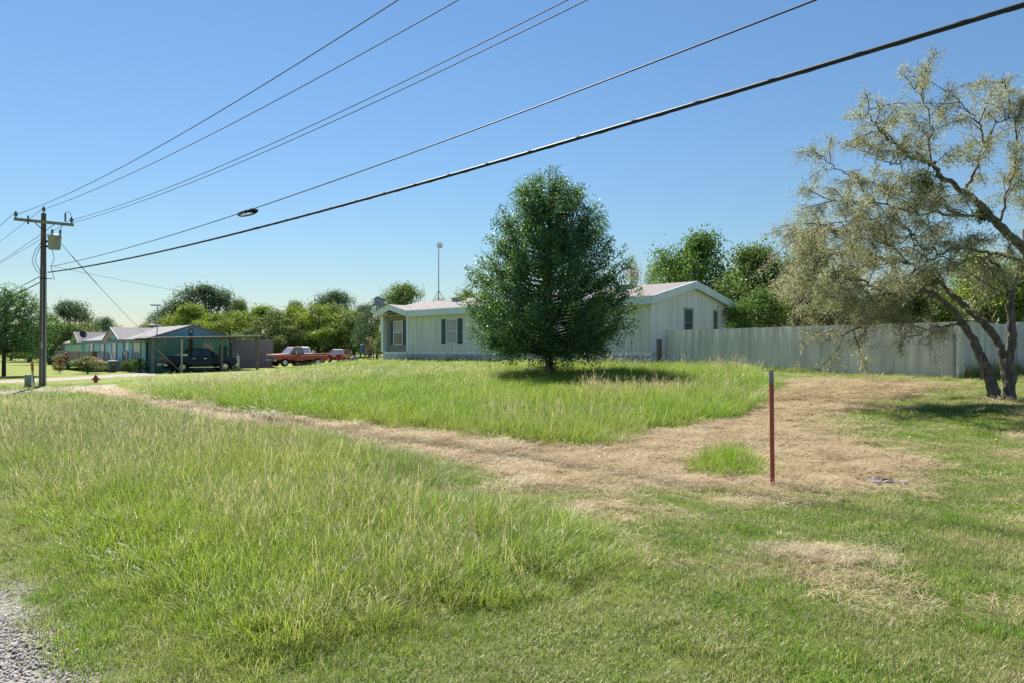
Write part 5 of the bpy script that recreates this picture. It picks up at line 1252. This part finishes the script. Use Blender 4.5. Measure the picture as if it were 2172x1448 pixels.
def clump(name, n, radius, hlo, hhi, width, lean, mat, seed, dryp=.1, heads=0, flat=False):
    """grass clump prototype; z is in units of the clump height, x/y in metres"""
    rng = np.random.default_rng(seed); v, f, bd = [], [], []
    def strip(pts, wds, d, side):
        b0 = len(v)
        for p, w_ in zip(pts, wds):
            v.append(tuple(p - side * w_ / 2)); v.append(tuple(p + side * w_ / 2)); bd.extend((d, d))
        for i in range(len(pts) - 1): f.append((b0 + 2 * i, b0 + 2 * i + 1, b0 + 2 * i + 3, b0 + 2 * i + 2))
    for i in range(n):
        a = rng.uniform(0, 6.283); r = radius * math.sqrt(rng.random()); b = np.array([math.cos(a) * r, math.sin(a) * r, 0])
        az = a + rng.normal(0, .9); h = rng.uniform(hlo, hhi); ln = lean * rng.uniform(.3, 1.5); dx = np.array([math.cos(az), math.sin(az), 0]); side = np.array([-dx[1], dx[0], 0])
        if flat:
            L = rng.uniform(.05, .14); z0_ = rng.uniform(.1, .9); p0 = b + np.array([0, 0, z0_]); p1 = p0 + dx * L + np.array([0, 0, rng.uniform(-.3, .3)])
            strip([p0, (p0 + p1) / 2 + np.array([0, 0, .25]), p1], [width, width, width * .4], rng.uniform(-.3, .3), side); continue
        w_ = width * rng.uniform(.7, 1.3); d = 1.0 if rng.random() < dryp else rng.uniform(0, .25) ** 2
        P = [b + dx * ln * t ** 1.8 + np.array([0, 0, h * (t - .18 * t * t * t * (ln / max(lean, .01)))]) for t in (0, .4, .75, 1.0)]
        strip(P, [w_, w_ * .9, w_ * .6, w_ * .1], d, side)
    for i in range(heads):
        a = rng.uniform(0, 6.283); r = radius * math.sqrt(rng.random()); b = np.array([math.cos(a) * r, math.sin(a) * r, 0]); az = rng.uniform(0, 6.283); dx = np.array([math.cos(az), math.sin(az), 0]); side = np.array([-dx[1], dx[0], 0])
        h = rng.uniform(1.0, 1.45); ln = lean * rng.uniform(.4, 1.3)
        P = [b + dx * ln * t ** 2 + np.array([0, 0, h * t]) for t in (0, .5, .85)]
        strip(P, [width * .5] * 3, .55, side)
        q = P[-1]; q2 = q + dx * ln * .25 + np.array([0, 0, h * .16]); strip([q, (q + q2) / 2, q2], [width * .5, width * 1.15, width * .3], .8, side)
        for k in range(3):
            da = az + rng.uniform(-1.5, 1.5); o = np.array([math.cos(da) * .03, math.sin(da) * .03, rng.uniform(0, .06)]); strip([q, q + o], [width * .35, width * .35], .75, side)
    me = bpy.data.meshes.new(name); me.from_pydata(v, [], f)
    at_ = me.attributes.new('bdry', 'FLOAT', 'POINT'); at_.data.foreach_set('value', np.array(bd, np.float32)); me.materials.append(mat)
    return bpy.data.objects.new(name, me)
def collection(name, obs):
    c = bpy.data.collections.new(name)
    for o in obs: c.objects.link(o)
    return c
def scatter(name, label, pts, col, sx, sz, idx, dry, hue, rot=None, tilt=.0):
    n = len(pts); me = bpy.data.meshes.new(name); me.vertices.add(n); me.vertices.foreach_set('co', np.asarray(pts, np.float32).reshape(-1))
    def A(nm, ty, val, fld='value'):
        a = me.attributes.new(nm, ty, 'POINT'); a.data.foreach_set(fld, np.ascontiguousarray(val).reshape(-1))
    rt = np.zeros((n, 3), np.float32); rt[:, 2] = RNG.uniform(0, 6.283, n); rt[:, :2] = RNG.normal(0, tilt, (n, 2))
    A('rot', 'FLOAT_VECTOR', rt, 'vector'); A('scl', 'FLOAT_VECTOR', np.stack([sx, sx, sz], 1).astype(np.float32), 'vector')
    A('idx', 'INT', idx.astype(np.int32)); A('dry', 'FLOAT', dry.astype(np.float32)); A('hue', 'FLOAT', hue.astype(np.float32))
    o = bpy.data.objects.new(name, me); COL.objects.link(o); tag(o, label, name.replace('_', ' '), kind='stuff')
    ng = bpy.data.node_groups.new(name, 'GeometryNodeTree'); ng.interface.new_socket('Geometry', in_out='INPUT', socket_type='NodeSocketGeometry'); ng.interface.new_socket('Geometry', in_out='OUTPUT', socket_type='NodeSocketGeometry')
    N = ng.nodes; gi, go = N.new('NodeGroupInput'), N.new('NodeGroupOutput'); ip = N.new('GeometryNodeInstanceOnPoints'); ci = N.new('GeometryNodeCollectionInfo')
    ci.inputs['Collection'].default_value = col; ci.inputs['Separate Children'].default_value = True; ci.inputs['Reset Children'].default_value = True
    def na(nm, ty):
        q = N.new('GeometryNodeInputNamedAttribute'); q.data_type = ty; q.inputs['Name'].default_value = nm; return q.outputs['Attribute']
    mp = N.new('GeometryNodeMeshToPoints'); ng.links.new(gi.outputs[0], mp.inputs['Mesh'])
    ng.links.new(mp.outputs[0], ip.inputs['Points']); ng.links.new(ci.outputs[0], ip.inputs['Instance']); ip.inputs['Pick Instance'].default_value = True
    ng.links.new(na('idx', 'INT'), ip.inputs['Instance Index']); ng.links.new(na('rot', 'FLOAT_VECTOR'), ip.inputs['Rotation']); ng.links.new(na('scl', 'FLOAT_VECTOR'), ip.inputs['Scale'])
    ng.links.new(ip.outputs[0], go.inputs[0])
    md = o.modifiers.new('scatter', 'NODES'); md.node_group = ng
    return o
def sample(bands, extra=4.0):
    """points in the view wedge, density per square metre by distance band"""
    out = []
    for (y0, y1, dens) in bands:
        xw = .70 * y1 + extra; n = int((y1 - y0) * 2 * xw * dens); x = RNG.uniform(-xw, xw, n); y = RNG.uniform(y0, y1, n)
        k = np.abs(x) < .70 * y + extra; out.append(np.stack([x[k], y[k]], 1))
    return np.vstack(out)
BLK = [np.array([hw(-.1, -.05, 0)[:2], hw(HL + .1, -.05, 0)[:2], hw(HL + .1, HW, 0)[:2], hw(-.1, HW, 0)[:2]])]
TALL = collection('tall_clumps', [clump('clump_0', 60, .15, .5, 1.0, .0042, .15, GM, 1, .04), clump('clump_1', 60, .15, .45, 1.0, .0042, .19, GM, 2, .07), clump('clump_2', 52, .13, .4, 1.0, .0046, .14, GM, 3, .03),
                                  clump('clump_3', 44, .14, .4, .95, .0042, .17, GM, 4, .12, heads=8), clump('clump_4', 34, .14, .35, .9, .004, .18, GM, 5, .25, heads=13)])
SHORT = collection('short_clumps', [clump('clump_0', 64, .13, .4, 1.0, .0036, .035, GM, 11, .08), clump('clump_1', 64, .14, .3, 1.0, .0036, .04, GM, 12, .10), clump('clump_2', 52, .15, .3, .9, .0036, .04, GM, 13, .18)])
STRW = collection('straw_clumps', [clump('clump_0', 80, .20, 0, 0, .0034, 0, SM, 21, flat=True), clump('clump_1', 80, .22, 0, 0, .0034, 0, SM, 22, flat=True)])

P = sample([(2.2, 5, 95), (5, 8, 75), (8, 13, 48), (13, 20, 30), (20, 30, 17), (30, 44, 9), (44, 66, 5)])
x, y = P[:, 0], P[:, 1]; D = np.hypot(x, y)
dn = sdist(x, y, NEAR_TALL) + (fnoise(x, y, 1.3, 5) - .5) * .7
di = sdist(x, y, ISLAND) + (fnoise(x, y, 1.5, 6) - .5) * .35
dt = sdist(x, y, TUFT)
brown = sstep(fnoise(x, y, 4.5, 8), .45, .68)
hN = .07 + .30 * sstep(dn, .0, 1.2) * (.65 + .6 * fnoise(x, y, 2.2, 9)) * sstep(D, 2.5, 6.0)
hN *= 1 - .45 * sstep(x, .2, 2.2) * (y < 9.5)
hI = .10 + .36 * sstep(di, -.05, .5) * (.65 + .6 * fnoise(x, y, 2.8, 10))
hI *= 1 - .45 * sstep(y, 24, 40) * (x < 0)
hT = .20 + .24 * sstep(dt, -.1, .25)
inN, inI, inT = dn > 0, di > 0, dt > -.1
H = np.where(inN, hN, np.where(inI, hI, np.where(inT, hT, 0)))
keep = H > 0
x, y, D, H, brown, inN, inI, inT = (v[keep] for v in (x, y, D, H, brown, inN, inI, inT)); n = len(x)
far = np.clip(D / 11.0, 1.0, 3.4) ** .8
# seed heads gather in drifts: across the far part of the near field and along the back of the island
drift = np.clip(brown + .55 * (inN & (y > 9)) * fnoise(x, y, 3, 14) + .5 * (inI & (y > 34)) * fnoise(x, y, 5, 15), 0, 1)
u = RNG.random(n); idx = np.where(u < drift * .22, np.where(RNG.random(n) < .6, 3, 4), RNG.integers(0, 3, n))
idx = np.where(inT, RNG.integers(0, 3, n), idx)
dry = np.clip(.10 * drift + RNG.normal(0, .06, n), 0, .6); hue = np.clip(.60 + .9 * (fnoise(x, y, 3.3, 16) - .5) + RNG.normal(0, .16, n) + .12 * inT, 0, 1)
olive = inN * sstep(y, 7.2, 9.0) * sstep(fnoise(x, y, 3.0, 52), .25, .6); hue = np.clip(hue - .30 * olive + .12 * inN * (1 - sstep(y, 7.0, 9.0)), 0, 1); dry = np.clip(dry + .14 * olive, 0, .6)
scatter('tall_grass', 'tall unmown green grass with pale seed heads in the verge and yard', np.stack([x, y, gz(x, y) - .01], 1), TALL, far * RNG.uniform(.85, 1.2, n) * np.clip(H / .2, .4, 1.1), H * RNG.uniform(.8, 1.25, n), idx, dry, hue, tilt=.10)

P = sample([(2.0, 4.5, 150), (4.5, 7, 115), (7, 11, 75), (11, 17, 42), (17, 26, 20), (26, 40, 8)])
x, y = P[:, 0], P[:, 1]; D = np.hypot(x, y)
st, gr = zones(x, y); dn = sdist(x, y, NEAR_TALL); di = sdist(x, y, ISLAND); dfen = sdist(x, y, np.array([FA, FB, FC, (40, 60), (10, 60)]))
prob = np.clip(1.05 - st * (.88 - .35 * sstep(x, 4.5, 8.0)) - gr * 1.6, 0, 1) * (di < .1) * (dfen < 0) * (dn < 1.0)
keep = (RNG.random(len(x)) < prob) & (np.hypot(x - vb[0], y - vb[1] + .06) > .24); x, y, D, st, gr = (v[keep] for v in (x, y, D, st, gr)); n = len(x)
far = np.clip(D / 9.0, 1, 3.2) ** .8; pn = fnoise(x, y, 1.2, 31)
H = (.035 + .06 * pn) * (1 - .4 * st)
dry = np.clip(.30 * sstep(fnoise(x, y, .9, 33), .45, .7) + .38 * sstep(fnoise(x, y, .38, 35), .50, .72) + .3 * st + RNG.normal(0, .1, n), 0, .8); hue = np.clip(.3 + .8 * (fnoise(x, y, 1.7, 34) - .5) + RNG.normal(0, .18, n) + .12 * sstep(D, 10, 18), 0, 1)
scatter('mown_grass', 'short mown grass with dry patches on the yard and verge', np.stack([x, y, gz(x, y) - .005], 1), SHORT, far * RNG.uniform(.8, 1.2, n), H * RNG.uniform(.7, 1.4, n), RNG.integers(0, 3, n), dry, hue, tilt=.09)

P = sample([(2.0, 5, 60), (5, 9, 64), (9, 14, 52), (14, 22, 30), (22, 34, 11)])
x, y = P[:, 0], P[:, 1]; D = np.hypot(x, y); st, gr = zones(x, y); di = sdist(x, y, ISLAND); dn = sdist(x, y, NEAR_TALL); dfen = sdist(x, y, np.array([FA, FB, FC, (40, 60), (10, 60)]))
prob = np.clip(st * 1.1 + .05 * sstep(D, 6.0, 9.0) - gr * .9, 0, 1) * sstep(D + st * 1.5, 4.6, 6.0) * (di < .15) * (dfen < 0) * (dn < .5); keep = (RNG.random(len(x)) < prob) & (np.hypot(x - vb[0], y - vb[1] + .05) > .25)
x, y, D, st = x[keep], y[keep], D[keep], st[keep]; n = len(x); far = np.clip(D / 8.0, 1, 3.0) ** .8
scatter('straw_clippings', 'dry pale straw clippings lying on the mown track', np.stack([x, y, gz(x, y) + .002], 1), STRW, far * RNG.uniform(.8, 1.2, n), (.015 + .03 * fnoise(x, y, .6, 44)) * RNG.uniform(.7, 1.5, n), RNG.integers(0, 2, n), np.clip(RNG.normal(.2, .2, n), 0, 1), np.clip(RNG.normal(.5, .25, n) + .6 * (fnoise(x, y, 1.0, 45) - .5), 0, 1), tilt=.12)

# raked straw heap
hp = G(1745, 1182); q = RNG.normal(size=(150, 2)) * np.array([.34, .14]); zz = .02 * np.exp(-(q[:, 0] / .3) ** 2 - (q[:, 1] / .12) ** 2)
sp_ = np.stack([hp[0] + q[:, 0], hp[1] + q[:, 1], gz(hp[0] + q[:, 0], hp[1] + q[:, 1]) + zz * RNG.random(150) * 1.5], 1)
scatter('straw_heap', 'small raked heap of pale straw in the mown grass', sp_, STRW, np.full(150, .6), np.full(150, .03), RNG.integers(0, 2, 150), RNG.uniform(.2, .8, 150), RNG.uniform(.5, 1, 150), tilt=.3)

# loose gravel on the road shoulder
def pebble(name, seed, mat):
    bm = bmesh.new(); bmesh.ops.create_icosphere(bm, subdivisions=1, radius=1); rg = np.random.default_rng(seed)
    for v in bm.verts: v.co *= rg.uniform(.7, 1.2); v.co.z *= .6
    me = bpy.data.meshes.new(name); bm.to_mesh(me); bm.free(); me.materials.append(mat); return bpy.data.objects.new(name, me)
PEB = collection('pebbles', [pebble('pebble_%d' % i, i, pmat('pebble_%d' % i, c, .85, var=.2, scale=3)) for i, c in enumerate([(.46, .42, .39), (.36, .33, .31), (.22, .21, .22), (.54, .47, .41)])])
n = 70000; x = RNG.uniform(-5.6, -1.2, n); y = RNG.uniform(1.6, 6.5, n); _, gr = zones(x, y); keep = RNG.random(n) < np.clip(gr * 1.1, 0, 1); x, y = x[keep], y[keep]; n = len(x)
s_ = RNG.gamma(4, .0014, n) + .003
scatter('gravel', 'gray loose gravel on the road shoulder', np.stack([x, y, gz(x, y) + .002], 1), PEB, s_, s_, RNG.integers(0, 4, n), np.zeros(n), np.zeros(n), tilt=.4)

# weeds along fence foot and skirting, and the lawn around the pear trunk
wx, wy, wh = [], [], []
for (a, b, k, lo, hi) in ((FA, FB, 230, .12, .42), (FB, FC, 120, .2, .5), (hw(3.5, -.5, 0)[:2], hw(HL, -.5, 0)[:2], 260, .2, .6)):
    a, b = np.array(a), np.array(b); t = RNG.random(k); nrm = np.array([(b - a)[1], -(b - a)[0]]); nrm = nrm / np.linalg.norm(nrm); nrm = nrm if nrm[1] < 0 else -nrm
    p = a + (b - a) * t[:, None] + nrm * RNG.gamma(2, .13, k)[:, None]; wx += list(p[:, 0]); wy += list(p[:, 1]); h_ = RNG.uniform(lo, hi, k)
    if a[0] == FA[0]: h_ = np.where(t > .62, h_ * .35, h_)
    wh += list(h_)
wx, wy, wh = map(np.array, (wx, wy, wh)); n = len(wx)
scatter('fence_weeds', 'ragged weeds and dry stalks along the fence foot and skirting', np.stack([wx, wy, gz(wx, wy) - .02], 1), TALL, np.full(n, 1.9), wh, RNG.integers(0, 5, n), RNG.uniform(0, .35, n), RNG.uniform(0, .7, n), tilt=.15)
# tan seeding grass in front of the pear's shade
k = 70; gx = RNG.uniform(1205, 1480, k); yy = RNG.uniform(838, 848, k); q = np.array([G(a, b) for a, b in zip(gx, yy)])
scatter('seeding_grass', 'tan seeding grass stems standing before the pear tree shade', q, TALL, RNG.uniform(1.4, 1.9, k), RNG.uniform(.32, .46, k), np.full(k, 4), RNG.uniform(.2, .5, k), RNG.uniform(.2, .8, k), tilt=.1)
# two dandelions
for (a, b) in ((1931, 936), (2114, 943)):
    p = G(a, b); f_ = empty('dandelion', tuple(p), 0, 'small yellow dandelion flower in the mown grass', 'flower', 'yellow dandelions in the mown grass')
    MB().tube([(0, 0, -.02), (.005, 0, .075)], .003, 5).build('stem', M_shut if False else pmat('stem_green', (.10, .17, .04), .7), f_)
    MB().lathe([(0, .07), (.02, .075), (.026, .085), (.016, .095), (0, .098)], 10).build('flower_head', pmat('dandelion_yellow', (.75, .52, .02), .7), f_)
